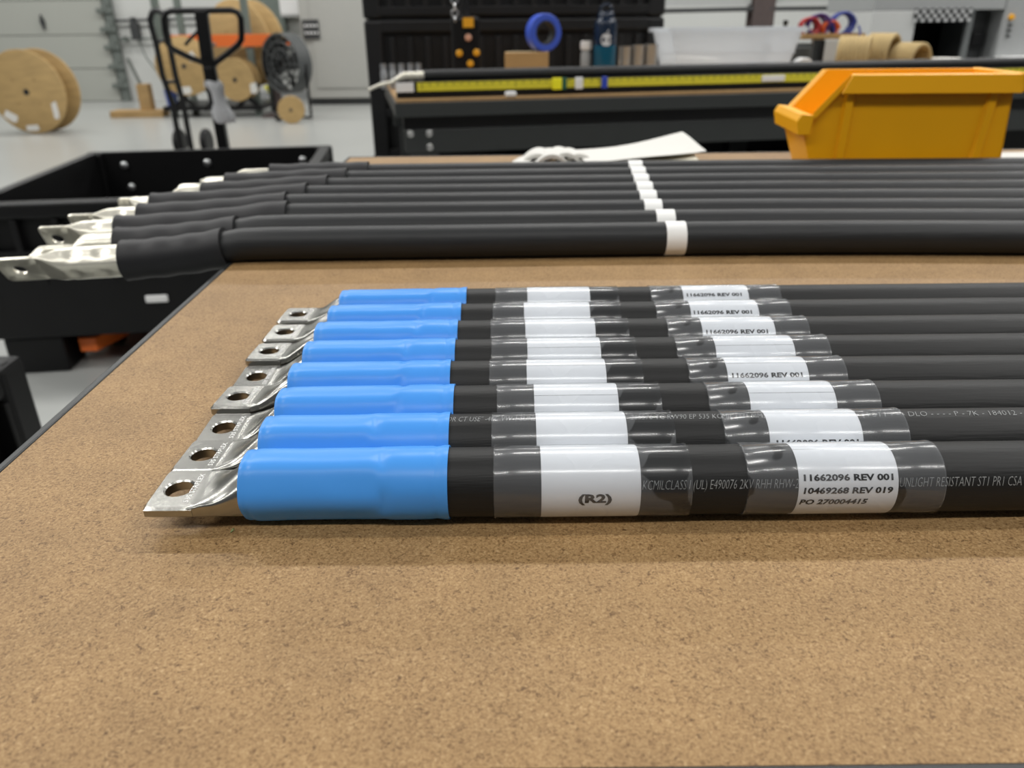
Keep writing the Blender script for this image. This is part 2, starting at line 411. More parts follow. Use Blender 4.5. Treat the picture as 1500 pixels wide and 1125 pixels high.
# ------------------------------------------------------------------ lug builder (axis X, tip towards -X, cable centre at origin)
def super_ring(x, hw, hh, zc, e, n=40, yc=0.0):
    r = []
    for j in range(n):
        a = 2 * math.pi * j / n; c, s = math.cos(a), math.sin(a)
        r.append((x, yc + hw * math.copysign(abs(c) ** (2 / e), c), zc + hh * math.copysign(abs(s) ** (2 / e), s)))
    return r
def lug_pad(m, x0, x1, hw, th, ztop, hr, M=None, cham=.0007, n=48, hx=None, round_=.0015):
    cx = (x0 + x1) / 2; hx = cx if hx is None else hx; hl = (x1 - x0) / 2
    def outer(ins):
        r = []
        for j in range(n):
            a = 2 * math.pi * (j + .5) / n; c, s = math.cos(a), math.sin(a)
            k = 1 / max(abs(c) / (hl - ins), abs(s) / (hw - ins)); px, py = c * k, s * k
            # soften corners
            ex, ey = hl - ins - round_, hw - ins - round_
            if abs(px) > ex and abs(py) > ey:
                dx, dy = abs(px) - ex, abs(py) - ey; q = math.hypot(dx, dy); f = min(1, round_ / q) if q else 1
                px = math.copysign(ex + dx * f, px); py = math.copysign(ey + dy * f, py)
            r.append((px + cx, py))
        return r
    def hole(rad): return [(hx + rad * math.cos(2 * math.pi * (j + .5) / n), rad * math.sin(2 * math.pi * (j + .5) / n)) for j in range(n)]
    zb = ztop - th
    seq = [(hole(hr), zb + cham * .5), (hole(hr), ztop - cham * .6), (hole(hr + cham * .6), ztop), (outer(cham), ztop), (outer(0), ztop - cham),
           (outer(0), zb + cham), (outer(cham), zb), (hole(hr + cham * .6), zb)]
    m.rings([[(x, y, z) for x, y in r] for r, z in seq], M, loop=True)

# ------------------------------------------------------------------ front row: eight blue-ended cables
RC = .0163; ZC = .0170; PIT = .0342; D1 = .308
BLUE_L = [347, 377, 401, 420, 442, 459, 479, 496]
BLUE_R = [655, 657, 664, 659, 666, 670, 675, 683]
STEP = [557, 547, 583, 586, 595, 610, 619, 632]
SA = [(723, 793, 939, 1014), (720, 786, 920, 990), (728, 783, 907, 970), (717, 772, 889, 943), (720, 773, 881, 933), (719, 770, 873, 922), (722, 768, 865, 910), (726, 773, 865, 907)]
SB = [(1095, 1170, 1316, 1385), (1062, 1128, 1265, 1333), (1039, 1100, 1227, 1291), (1010, 1067, 1186, 1242), (992, 1050, 1166, 1218), (979, 1030, 1137, 1187), (962, 1013, 1113, 1160), (954, 1002, 1098, 1145)]
TXT = [(1177, 32.5), (1137, 28), (1108, -60), (1073, 45), (1058, -75), (1035, 45), (1017, 49), (1007, 54)]
PADZ = [.0155, .0140, .0112, .0140, .0112, .0145, .0150, .0158]
TILT = [1.5, -1, 2.5, -3, 2, -2.5, -1.5, -2]
ORD = ['nearest', 'second nearest', 'third nearest', 'fourth nearest', 'fifth nearest', 'sixth nearest', 'seventh nearest', 'farthest']

def hexr(a, rin, p=7):         # rounded hexagon, facets facing 90, 30, -30 ... degrees
    s = 0
    for k in range(6):
        c = math.cos(a - R(30 + 60 * k))
        if c > 0: s += c ** p
    return rin * s ** (-1 / p)

def front_cable(k):
    y = D1 + PIT * k; zc = T + ZC
    ev = math.atan2(CAM.z - zc, y)          # elevation of the viewer from this cable
    rf = RC
    def X(px, a=None):
        a = ev if a is None else R(a)
        return x_at(px, y - rf * math.cos(a), zc + rf * math.sin(a))
    xb0, xb1, xst = X(BLUE_L[k]), X(BLUE_R[k]), X(STEP[k])
    extra = ['with fully readable white labels', 'with grey print along its top', '', '', '', '', '', 'at the back of the row']
    lab = 'black power cable with blue heat shrink and lug, %s of the row' % ORD[k]
    c = thing('power_cable', lab, 'cable', (xb0, y, T), 0, 'blue-ended cables laid in a row on the bench')
    O = TR(0, 0, ZC)
    # jacket
    pts = []; x1 = 1.35 - .01 * k
    N = 60
    for i in range(N + 1):
        xx = (xst + .009) + (x1 - xst - .009) * i / N
        w = max(0, xx - .2); 
        pts.append((xx - xb0, .0 + .0012 * math.sin(3 * xx + k * 1.3) * min(1, w * 3), ZC - .0005 * min(1, w * 3)))
    m = MB(); m.tube(pts, RC, 48); j = m.build('jacket', 'cable_rubber', c)
    # blue heat shrink
    L = xb1 - xb0; s = xst - xb0; rs = []; n = 72
    xs = [-.0002, 0.0, .0006, .0014, .0022, .0032, .0042, .006] + [.006 + (s - .012) * i / 14 for i in range(1, 15)] + [s - .004, s - .0025, s - .001, s + .0005, s + .002, s + .0045, s + .007] + \
         [s + .007 + (L - s - .017) * i / 8 for i in range(1, 9)] + [L - .008, L - .0068, L - .006, L - .0052, L - .004, L - .0025, L - .0012, L - .0004, L]
    rnd = random.Random(k + 3)
    ph = rnd.random() * 6
    for x in xs:
        f = 0 if x < s - .006 else (1 if x > s + .006 else (x - s + .006) / .012); f = f * f * (3 - 2 * f)
        ring = []
        for q in range(n):
            a = 2 * math.pi * q / n
            rb = hexr(a, .01605) * (1 + .006 * math.sin(90 * x + ph))
            rb -= .00035 * math.exp(-((x - .0032) / .0009) ** 2)
            if x < .006: rb *= .955 + .045 * (max(0, x) / .006) ** .5
            rc = .01710
            if x > L - .0026: rc += .0003
            rc -= .0003 * math.exp(-((x - L + .006) / .0012) ** 2)
            r = rb * (1 - f) + rc * f
            crease = math.exp(-((x - s - .0012 * math.sin(a * 2 + ph)) / .0022) ** 2)
            r -= .0009 * crease * (0.35 + .65 * math.sin(5 * a + ph))
            nn = mnoise.noise(Vector((x * 60, math.cos(a) * 1.2 + k, math.sin(a) * 1.2)))
            r += .00022 * nn
            ring.append((x, -r * math.cos(a), r * math.sin(a)))
        rs.append(ring)
    inner0 = [(0.0, p[1] * .93, p[2] * .93) for p in rs[0]]; inner1 = [(L, p[1] * .955, p[2] * .955) for p in rs[-1]]
    m = MB(); m.rings([inner0] + rs + [inner1], O, (False, False)); m.build('heat_shrink', 'blue_shrink', c, smooth=50)
    # tinned lug
    zt = PADZ[k] - ZC; Mt = O @ RX(TILT[k])
    m = MB()
    x0p, x1p = -.0446 - .0003 * k, -.0210; th = .0058; hw = .0163
    lug_pad(m, x0p, x1p, hw, th, zt, .0064, Mt, hx=(x0p + x1p) / 2 - .0003, cham=.0013)
    rs = []
    N = 12
    for i in range(N + 1):
        t = i / N; x = x1p - .003 + t * (.012 - x1p); e = t * t * (3 - 2 * t)
        w = hw * .998 * (1 - e) + .0140 * e - .0012 * math.sin(math.pi * t) ; h = (th / 2 - .0001) * (1 - e) + .0128 * e
        z0 = (zt - th / 2) * (1 - e) + 0 * e
        ex = 9 * (1 - e) + 2.6 * e
        ring = super_ring(x, w, h, z0, ex)
        # folded flutes running along the neck
        fl = .0025 * math.sin(math.pi * min(1, max(0, t - .18) * 1.25))
        ring = [(p[0], p[1], p[2] + (fl * math.cos(p[1] / .0045 + .6 * k) - fl * .4 if p[2] > z0 else 0)) for p in ring]
        rs.append(ring)
    rs.append(super_ring(.03, .014, .0128, 0, 2.4))
    m.rings(rs, Mt)
    lg = m.build('lug', 'tinned_copper', c, smooth=35)
    vs, fs = text_geo('535 STRFLEX', .0024, bold=.012, width=.0235)
    m = MB(); m.add([(x1p - .0038 - v, u - .0118, zt + .00012) for u, v in vs], fs, Mt); m.build('stamped_text', 'stamp_light', lg, smooth=0, flip=False)
    # two labels, each under a clear sleeve
    rl, rt, rsl = RC + .00030, RC + .00042, RC + .00062
    seam = {4: 62, 3: 75, 2: 64, 0: 84}.get(k, 200)
    for idx, S in enumerate((SA[k], SB[k])):
        a, b, cc, d = [X(p) - xb0 for p in S]
        m = MB(); rs = []; n = 64; span = R(359.3)
        for x in (b, b + .0004, (b + cc) / 2, cc - .0004, cc):
            rr = rl - (.0002 if x in (b, cc) else 0)
            rs.append([(x, -rr * math.cos(R(seam + .35) + span * q / n), rr * math.sin(R(seam + .35) + span * q / n)) for q in range(n + 1)])
        vs = [p for r in rs for p in r]; fs = [(i * (n + 1) + q, i * (n + 1) + q + 1, (i + 1) * (n + 1) + q + 1, (i + 1) * (n + 1) + q) for i in range(4) for q in range(n)]
        m.add(vs, fs, O); wl = m.build('white_label', 'label_white', c)
        # printing
        m = MB(); a0 = TXT[k][1]
        if idx == 0:
            x0 = X(847) - xb0 if k == 0 else (b + cc) / 2 - .0045 + .002
            v, f = wrap_text('(R2)', .0041, x0, a0 - 29.5, rt, bold=.045, width=.0152); m.add(v, f, O)
        else:
            x0 = (X(TXT[k][0]) - xb0)
            for li, (s_, w_, ang, sh, dx) in enumerate((('11662096 REV 001', .0402, 0, 0, 0), ('10469268 REV 019', .0402, -20.5, 0.08, 0), ('PO 270004415', .0308, -40.5, 0.16, -.0012))):
                v, f = wrap_text(s_, .00275, x0 + dx, a0 + ang, rt, bold=.036, width=w_, shear=sh); m.add(v, f, O)
        m.build('label_text', 'ink_black', wl, smooth=0, flip=False)
        # clear sleeve with a rolled rim at both ends
        m = MB(); rs = []
        for x, rr in ((a, rsl - .0004), (a, rsl + .00030), (a + .0005, rsl + .00034), (a + .0009, rsl), (b - .0015, rsl - .0001), (b, rsl + .0001), (cc, rsl + .0001), (cc + .0015, rsl - .0001), (d - .0009, rsl), (d - .0005, rsl + .00034), (d, rsl + .00030), (d, rsl - .0004)):
            rs.append([(x, -rr * math.cos(2 * math.pi * q / 64), rr * math.sin(2 * math.pi * q / 64)) for q in range(64)])
        m.rings(rs, O, (False, False)); m.build('clear_sleeve', 'clear_film', c, smooth=60)
    # printing on the jacket
    rp = RC + .00020
    if k == 0:
        items = [('KCMILCLASS I (UL) E490076 2KV RHH RHW-2', 941, 1170, 24, .0044), ('UNLIGHT RESISTANT ST1 PR1 CSA 265576', 1318, 1535, 24, .0044)]
    elif k == 1:
        items = [('OR CT USE" -40C VW-1 SUNL', 655, 785, 84, .0042), ('265576 TC RW90 EP 535 KCMIL (271 MM2', 923, 1122, 84, .0042), ('(4 ST1 - - - DLO - - - - P - 7K - 184012 - N', 1262, 1512, 84, .0042)]
    else: items = []
    if items:
        for s_, p0, p1, ang, hgt in items:
            m = MB()
            xa, xz = X(p0, ang), X(p1, ang)
            v, f = wrap_text(s_, hgt, xa - xb0, ang, rp, shear=.28, width=xz - xa, bold=-.018); m.add(v, f, O)
            m.build('jacket_print', 'print_grey', j, smooth=0, flip=False)
for k in range(8): front_cable(k)

# ------------------------------------------------------------------ rear bundle: black cables with tin lugs and white tape bands
D2, PIT2 = .754, .0535
TIP = [2, 46, 66, 108, 179, 222, 258, 298]
ROOT = [184, 176, 176, 208, 226, 300, 334, 399]
SEND = [333, 352, 424, 424, 452, 482, 510, 541]
BAND = [987, 972, 954, 947, 942, 937, 933, 929]
PADROT = [-52, 8, -60, -55, -75, -30, 20, -22]
def rear_cable(k):
    y0 = D2 + PIT2 * k
    xe = (eA + (eB - eA) * ((y0 - eA.y) / (eB.y - eA.y))).x + .02
    drop = 1 - k / 8.5
    def P(x):
        s = max(0, xe - x); r = max(0, x - .15)
        return Vector((x, y0 - .22 * s * s - (.10 - .01 * k) * r * r + .0015 * math.sin(5 * x + k), T + RC + .0003 - drop * (.0195 * (1 - math.exp(-s / .07)) * s / (s + .02))))
    def X(px):
        x = -.2
        for _ in range(12):
            p = P(x); x = x_at(px, p.y, p.z)
        return x
    xt, xr, xs, xb = X(TIP[k]), X(ROOT[k]), X(SEND[k]), X(BAND[k])
    o = P(xe)
    lab = 'black cable with bright tin lug and white tape band, %s of the rear bundle' % ORD[k]
    c = thing('taped_cable', lab, 'cable', (xe, y0, T), 0, 'taped cables bundled behind the blue-ended row')
    org = Vector((xe, y0, T))
    x1 = 1.40
    m = MB(); m.tube([P(xr + .02 + (x1 - xr - .02) * i / 70) - org for i in range(71)], RC, 32); m.build('jacket', 'rear_rubber', c)
    # black heat shrink, wider and a little loose
    N = 24; pts = [P(xr + (xs - xr) * i / N) - org for i in range(N + 1)]
    rr = [.0203 + .0005 * math.sin(i * .9 + k) - (.0008 if 0 < i < N else 0) for i in range(N + 1)]
    m = MB(); m.tube([pts[0]] + pts + [pts[-1]], [.0165] + rr + [.0170], 32, cap=False); m.build('heat_shrink', 'rear_shrink', c, smooth=50)
    # tape band
    m = MB(); bx = [xb + w for w in (-.0098, -.0098, 0, .0098, .0098)]
    m.tube([P(x) - org for x in bx], [RC, RC + .0005, RC + .0005, RC + .0005, RC], 40, cap=False); m.build('tape_band', 'band_white', c, smooth=50)
    # lug along the end direction
    a, b = P(xr), P(xt); u = (a - b).normalized(); v = Vector((0, 0, 1)).cross(u).normalized(); w = u.cross(v)
    F = Matrix(((u.x, v.x, w.x, (a - org).x), (u.y, v.y, w.y, (a - org).y), (u.z, v.z, w.z, (a - org).z), (0, 0, 0, 1))) @ RX(PADROT[k])
    Lt = (a - b).length; pad = min(.042, Lt * .40); nk = min(.028, Lt * .28)
    m = MB()
    lug_pad(m, -Lt, -Lt + pad, .0175, .0040, -.001, .0066, F, hx=-Lt + pad * .45, round_=.004)
    rs = []
    for i in range(9):
        t = i / 8; e = t * t * (3 - 2 * t); x = -Lt + pad - .003 + t * nk
        ring = super_ring(x, .0172 * (1 - e) + .0150 * e, .0019 * (1 - e) + .0142 * e, -.003 * (1 - e), 8 * (1 - e) + 2.5 * e)
        rs.append(ring)
    xa = -Lt + pad - .003 + nk; NB = 26
    for i in range(1, NB + 1):
        x = xa + (.025 - xa) * i / NB; ring = []
        for p in super_ring(x, .0150, .0142, 0, 2.3):
            ang = math.atan2(p[2], p[1]); face = abs(math.cos(2 * ang))            # four rows of crimp dents
            d = .0022 * max(0, math.sin((x - xa) / .0135 * math.pi)) ** .7 * face ** 6
            g = .0010 * (math.sin(2 * ang) ** 2) ** 8
            f = 1 - (d - g) / .015
            ring.append((p[0], p[1] * f, p[2] * f))
        rs.append(ring)
    m.rings(rs, F); m.build('lug', 'bright_tin', c, smooth=40)
for k in range(8): rear_cable(k)

# ------------------------------------------------------------------ yellow parts bin
def parts_bin():
    # local x along the length (front lip at -x), y depth, z up
    Lb, Wd, H = .318, .130, .1415
    a = at(1184, 240, 1.215); b = at(1456, 232, 1.215)
    o = thing('parts_bin', 'yellow plastic stacking parts bin standing behind the rear cables', 'parts bin', (a.x + .002, 1.188, T + .0003), R(-5.0))
    L = .268
    w0, w1 = .006, 0.0          # side walls lean in towards the floor
    t = .0035
    y0, y1 = 0.0, Wd
    # outline of a side (x, z): floor front, lip, slanted mouth, rim, back
    side = [(0.0, 0.0), (-.022, .058), (-.017, .084), (.032, H), (.257, H), (L, 0.0)]
    def wall(name, yb, yt, th):
        m = MB()
        pts = []
        for x, z in side:
            y = yb + (yt - yb) * z / H; pts.append((x, y, z))
        pts2 = [(x, y + th, z) for x, y, z in pts]; n = len(pts)
        m.add(pts + pts2, [tuple(range(n)), tuple(range(2 * n - 1, n - 1, -1))] + [(i, (i + 1) % n, n + (i + 1) % n, n + i) for i in range(n)])
        return m.build(name, 'bin_yellow', o, smooth=0, bevel=.001)
    wall('side_wall', y0 + w0, y0, t); wall('side_wall', y1 - w0, y1, -t)
    m = MB(); m.box((L / 2, Wd / 2, t / 2), (L, Wd - 2 * w0, t)); m.build('floor_panel', 'bin_yellow', o, smooth=0)
    def quad(name, p, q, th, inset=0.0):   # panel across the width between two (x,z) edges
        m = MB(); vs = []
        dx, dz = q[0] - p[0], q[1] - p[1]; l = math.hypot(dx, dz); nx, nz = dz / l * th, -dx / l * th
        for (x, z) in (p, q, (q[0] + nx, q[1] + nz), (p[0] + nx, p[1] + nz)):
            k = w0 * (1 - z / H)
            vs += [(x, y0 + k, z), (x, y1 - k, z)]
        m.add(vs, [(0, 1, 3, 2), (2, 3, 5, 4), (4, 5, 7, 6), (6, 7, 1, 0), (0, 2, 4, 6), (1, 7, 5, 3)])
        return m.build(name, 'bin_yellow', o, smooth=0, bevel=.001)
    quad('back_wall', (L, 0), (.257, H), -t); quad('front_wall', (-.022, .062), (0, 0), t)
    # front lip: box rail across the mouth
    m = MB(); m.prism([(-.036, .058), (-.040, .078), (-.034, .088), (-.016, .086), (-.018, .058)], -(Wd + .010), .010, RX(90)); m.build('front_lip', 'bin_yellow', o, smooth=0, bevel=.0015)
    # hanging rim flange along sides, slanted mouth and back
    for yb, sgn in ((y0, -1), (y1, 1)):
        m = MB(); e = .011
        prof = [(0, 0), (sgn * e, -.001), (sgn * (e + .002), -.026), (sgn * e * .9, -.026), (sgn * (e - .003), -.004), (0, -.004)]
        path = [(.030, H), (.15, H), (.264, H)]
        rings = []
        for (x, z), (sx, sz) in zip(path, ((.0, 0), (.006, 0), (0, 0))):
            rings.append([(x + (p[1] * .5 if x < .1 else 0), yb + p[0], z + p[1]) for p in prof])
        m.rings(rings)
        m.rings([[(a_, yb, b_), (a_ - .004, yb + sgn * .007, b_ + .001), (a_ + .003, yb + sgn * .007, b_ - .004), (a_ + .006, yb, b_ - .004)] for a_, b_ in ((-.017, .084), (.031, H - .001))])
        m.build('rim_flange', 'bin_yellow', o, smooth=0, bevel=.0008)
    m = MB(); m.box((.263, Wd / 2, H - .012), (.012, Wd + .024, .025)); m.build('back_flange', 'bin_yellow', o, smooth=0, bevel=.002)
    # vertical ribs on the sides
    for yb, yt, sg in ((y0 + w0, y0, -1), (y1 - w0, y1, 1)):
        for xb_, xt_ in ((.033, .033), (.226, .232)):
            m = MB(); vs = []
            for z, xx, yy in ((0.001, xb_, yb), (H - .026, xt_, yt + (yb - yt) * .17)):
                for dx, dy in ((-.008, 0), (-.005, .005), (.005, .005), (.008, 0)): vs.append((xx + dx, yy + sg * dy, z))
            m.add(vs, [(0, 1, 5, 4), (1, 2, 6, 5), (2, 3, 7, 6), (3, 0, 4, 7), (0, 3, 2, 1), (4, 5, 6, 7)])
            m.build('rib', 'bin_yellow', o, smooth=0)
parts_bin()

# ------------------------------------------------------------------ papers behind the rear cables
def sheet(name, label, cat, px, py, d, w, l, rotz, lift, group=None, m_='paper', zoff=0.0, curl=1.6, th=.0006, nx=10, ny=6):
    p = at(px, py, d)
    m = MB(); top = []
    for i in range(nx + 1):
        for j in range(ny + 1):
            u, v = i / nx, j / ny
            z = lift * (u ** curl) * (0.7 + .3 * v) + .003 * math.sin(u * 5 + v * 3) * u
            top.append((w * (u - .0), l * (v - .5), z + .001))
    n = len(top); vs = top + [(x, y, z - th) for x, y, z in top]; fs = []
    idx = lambda i, j: i * (ny + 1) + j
    for i in range(nx):
        for j in range(ny):
            a, b, c, d_ = idx(i, j), idx(i + 1, j), idx(i + 1, j + 1), idx(i, j + 1)
            fs += [(a, b, c, d_), (n + d_, n + c, n + b, n + a)]
    edge = [idx(i, 0) for i in range(nx + 1)] + [idx(nx, j) for j in range(1, ny + 1)] + [idx(i, ny) for i in range(nx - 1, -1, -1)] + [idx(0, j) for j in range(ny - 1, 0, -1)]
    for a, b in zip(edge, edge[1:] + edge[:1]): fs.append((a, n + a, n + b, b))
    m.add(vs, fs)
    o = m.build(name, m_, loc=(p.x, d, T + zoff), rot=(0, 0, rotz), smooth=60)
    return tag(o, label, cat, group)
sheet('paper_sheet', 'topmost white paper sheet of the curled stack left of the bin', 'paper', 848, 236, 1.26, .185, .13, R(5), .022, 'curled papers behind the cables', zoff=.0200)
sheet('paper_sheet', 'middle cream paper sheet of the curled stack left of the bin', 'paper', 846, 238, 1.25, .178, .12, R(-1), .020, 'curled papers behind the cables', zoff=.0110, m_='paper_cream')
sheet('paper_sheet', 'lowest paper sheet of the curled stack, flat on the bench', 'paper', 846, 238, 1.245, .165, .12, R(-5), .012, 'curled papers behind the cables', zoff=.001)
sheet('paper_sheet', 'flat white sheet lying right of the yellow bin', 'paper', 1452, 226, 1.30, .22, .14, R(2), .002, zoff=.001)
for i in range(7):
    px = 728 + i * 17; h = [.010, .018, .028, .030, .030, .026, .016][i]
    p = at(px, 238, 1.24 + .012 * (i % 3))
    m = MB(); prof = []
    n = 10
    for j in range(n + 1):
        u = j / n; prof.append((.062 * u, h * math.sin(math.pi * (u * .85 + .1)) ** .8))
    poly = prof + [(x, max(z * .35, z - .006)) for x, z in reversed(prof)]
    m.prism(poly, -.035, .035, RX(90))
    o = m.build('paper_tag', 'paper', loc=(p.x, p.y, T + .0020), rot=(0, 0, R(-14 + 5 * i)), smooth=50)
    tag(o, 'bent white paper tag, number %s from the left of the loose tag pile' % ['one', 'two', 'three', 'four', 'five', 'six', 'seven'][i], 'tag', 'loose paper tags behind the cables')
p = on(338, 781, T)
m = MB(); m.tube([(0, 0, .0005), (.0008, .001, .0012), (.0006, .003, .0006)], [.0003, .0006, .0002], 6)
tag(m.build('plastic_shaving', 'shaving_green', loc=(p.x, p.y, T)), 'tiny green shaving on the hardboard below the nearest lug', 'shaving')

# ------------------------------------------------------------------ black bulk containers
def bulk_container(label, loc, rotz, L, Wd, H, foot=.12, group=None, ribs=8, open_=True, bolts=False, skirt=0, pm='black_plastic', name='bulk_container'):
    o = thing(name, label, 'container', loc, rotz, group)
    t = .035
    def side(length, M, nr):
        m = MB()
        m.box((0, 0, foot + (H - foot) / 2), (length, t * .55, H - foot), M)
        for i in range(nr + 1):
            x = -length / 2 + .03 + (length - .06) * i / nr
            m.box((x, -t * .6, foot + (H - foot) * .45), (.022, t, (H - foot) * .86), M)
        for z in (foot + .03, foot + (H - foot) * .35, foot + (H - foot) * .62):
            m.box((0, -t * .6, z), (length, t * 1.05, .035), M)
        return m.build('side_wall', pm, o, smooth=0, bevel=.003)
    side(L, TR(0, -Wd / 2 + t, 0), ribs); side(L, TR(0, Wd / 2 - t, 0) @ RZ(180), ribs)
    side(Wd - 2 * t, TR(-L / 2 + t, 0, 0) @ RZ(-90), ribs - 1); side(Wd - 2 * t, TR(L / 2 - t, 0, 0) @ RZ(90), ribs - 1)
    m = MB()
    for sy in (-1, 1): m.box((0, sy * (Wd / 2 - .02), H - .0265), (L, .045, .05))
    for sx in (-1, 1): m.box((sx * (L / 2 - .02), 0, H - .0265), (.045, Wd - .085, .05))
    m.build('rim', pm, o, smooth=0, bevel=.008)
    m = MB(); m.box((0, 0, foot + .02), (L - .04, Wd - .04, .04)); m.build('deck', pm, o, smooth=0)
    for sx in (-1, .3, 1):
        for sy in (-1, 1):
            m = MB(); m.box((sx * (L / 2 - .11), sy * (Wd / 2 - .09), foot / 2), (.2, .16, foot)); m.build('foot', pm, o, smooth=0, bevel=.01)
    for sx in (-1, 1):
        for sy in (-1, 1):
            m = MB(); m.box((sx * (L / 2 - .03), sy * (Wd / 2 - .03), foot + (H - foot) / 2), (.075, .075, H - foot - .002)); m.build('corner_post', pm, o, smooth=0, bevel=.012)
    if skirt:
        for sy in (-1, 1):
            m = MB(); m.box((0, sy * (Wd / 2 - .018), foot + skirt / 2), (L - .01, .05, skirt)); m.build('skirt', pm, o, smooth=0, bevel=.006)
            for gx in (-.3, -.1, .12):
                m = MB(); m.box((gx * L, sy * (Wd / 2 + .006), foot + skirt * .86), (.012, .012, skirt * .26)); m.build('lug_stop', pm, o, smooth=0, bevel=.003)
    if bolts:
        for bx in (-L * .36, -L * .02, L * .38):
            for j, z in enumerate((H - .06, H - .16, H - .23)):
                m = MB(); m.lathe([(0, 0), (.017, 0), (.017, .008), (.009, .014), (0, .014)], 12, TR(bx + j * .012, Wd / 2 - t * 1.25, z) @ RX(90)); m.build('bolt', 'steel', o)
    return o
HC = .61
c0, c1_ = on(132, 222, HC), on(484, 212, HC)
ang = math.atan2(c1_.y - c0.y, c1_.x - c0.x); Lc = (c1_ - c0).length; Wc = 1.2
ctr = (c0 + c1_) / 2 + Vector((math.sin(ang), -math.cos(ang), 0)) * Wc / 2
crate = bulk_container('open black plastic bulk container on the floor left of the bench', (ctr.x, ctr.y, 0), ang, Lc, Wc, HC, foot=.14, bolts=True, skirt=.27)
q = at(213, 456, ctr.y - Wc / 2 - .05); 
m = MB(); iv = crate.matrix_basis.inverted() @ at(213, 456, 2.45)
m.box((iv.x, -Wc / 2 - .014, iv.z), (.075, .012, .026)); m.build('white_tag', 'white_plastic', crate, bevel=.004)
# second container whose corner shows at the left edge
q = on(44, 690, .0)
pz = at(6, 515, 1.21)
bulk_container('black ribbed container whose corner shows at the left picture edge', (pz.x - .525, 1.21 - .42, 0), R(4), 1.12, .80, .62, foot=.12, ribs=7)

# stack of containers behind the second bench
B0, B1 = on(580, 147, T), on(1160, 131, T)
byaw = math.atan2(B1.y - B0.y, B1.x - B0.x)
sl, sr = at(527, 60, 3.55), at(952, 60, 3.55 + .9 * math.sin(R(7)))
Ls = 1.27; sctr = (sl + sr) / 2
for i, (z, lb) in enumerate(((0, 'lowest black container of the stack behind the second bench'), (.575, 'middle black container of the stack behind the second bench'), (1.15, 'topmost black container of the stack behind the second bench'))):
    bulk_container(lb, (sctr.x - .03 * (i == 0), 3.62 + .55, z), R(4), Ls, 1.1, .575, foot=.0015, group='black containers stacked behind the second bench', ribs=16, pm='stack_plastic_lit')

# ------------------------------------------------------------------ second bench
U = (B1 - B0).normalized(); V = Vector((-U.y, U.x, 0))
b2 = thing('workbench', 'dark grey steel workbench with brown top behind the first bench', 'workbench', (B0.x, B0.y, 0), byaw)
LB, WB = 3.6, .85
m = MB(); m.box((LB / 2, WB / 2, T - .004), (LB, WB, .008)); m.build('hardboard_top', 'hardboard', b2, smooth=0)
m = MB(); m.box((LB / 2, WB / 2, T - .030), (LB + .01, WB + .01, .044)); m.build('core_board', 'frame_grey', b2, smooth=0, bevel=.003)
for sy in (.05, WB - .05):
    m = MB(); m.box((LB / 2, sy, T - .072), (LB - .04, .04, .04)); m.build('upper_rail', 'black_steel', b2, smooth=0)
    m = MB(); m.box((LB / 2, sy - .004, T - .130), (LB - .04, .04, .075)); m.build('apron', 'frame_grey', b2, smooth=0, bevel=.004)
for sx in (.085, 1.55, LB - .09):
    for sy in (.055, WB - .055):
        m = MB(); m.box((sx, sy, (T - .168) / 2), (.085, .05, T - .168)); m.build('leg', 'frame_grey', b2, smooth=0, bevel=.004)
m = MB(); m.box((LB / 2, WB / 2, .2), (LB - .1, WB - .06, .03)); m.build('lower_shelf', 'black_steel', b2, smooth=0)
m = MB(); m.box((LB / 2, WB - .02, .5), (LB - .1, .012, .56)); m.build('back_panel', 'black_steel', b2, smooth=0)
for bx, bz in ((.10, T - .148), (.10, T - .105), (.04, T - .105)):
    m = MB(); m.lathe([(0, 0), (.011, 0), (.011, .004), (.006, .007), (0, .007)], 12, TR(bx, .026, bz) @ RX(90)); m.build('bolt', 'chrome', b2)
for i, (bx, lb) in enumerate(((.78, 'black tote on the lower shelf of the second bench, left one'), (1.95, 'black tote on the lower shelf of the second bench, right one'))):
    w = B0 + U * bx + V * .45; o = thing('storage_tote', lb, 'tote', (w.x, w.y, .216), byaw, 'black totes under the second bench')
    m = MB(); m.prism([(-.33, -.22), (.33, -.22), (.33, .22), (-.33, .22)], 0, .36); m.build('body', 'black_plastic', o, smooth=0, bevel=.02)
    m = MB(); m.box((0, 0, .375), (.72, .5, .03)); m.build('lid', 'black_plastic', o, smooth=0, bevel=.008)

def on_b2(px, dd):              # bench-two world position at that column, dd metres behind its front edge
    lo, hi = -1.0, 5.0
    for _ in range(40):
        mid = (lo + hi) / 2; w = B0 + U * mid + V * dd
        if proj((w.x, w.y, T))[0] < px: lo = mid
        else: hi = mid
    w = B0 + U * lo + V * dd; return Vector((w.x, w.y, T + .0005))
# measuring rail with yellow tape and sliding clips
w = on_b2(582, .055); rail = thing('measuring_rail', 'black rail with yellow measuring tape along the second bench edge', 'measuring rail', w, byaw)
LRl = 3.3
m = MB(); m.box((LRl / 2, .02, .0245), (LRl, .04, .049)); m.build('rail_bar', 'black_steel', rail, smooth=0, bevel=.002)
m = MB(); m.box((LRl / 2 + .03, -.0012, .033), (LRl - .07, .0022, .026)); m.build('tape_scale', 'tape_yellow', rail, smooth=0)
m = MB(); m.box((.026, -.0016, .033), (.056, .003, .028)); m.build('white_end', 'white_plastic', rail, smooth=0)
m = MB()
for i in range(int((LRl - .1) / .0254)):
    h = .018 if i % 12 == 0 else .009
    m.box((.08 + i * .0254, -.0026, .045 - h / 2), (.002, .0006, h))
o = m.build('tape_marks', 'ink_black', rail, smooth=0); o['kind'] = 'stuff'
def rail_x(px): return (on_b2(px, .055) - on_b2(582, .055)).length
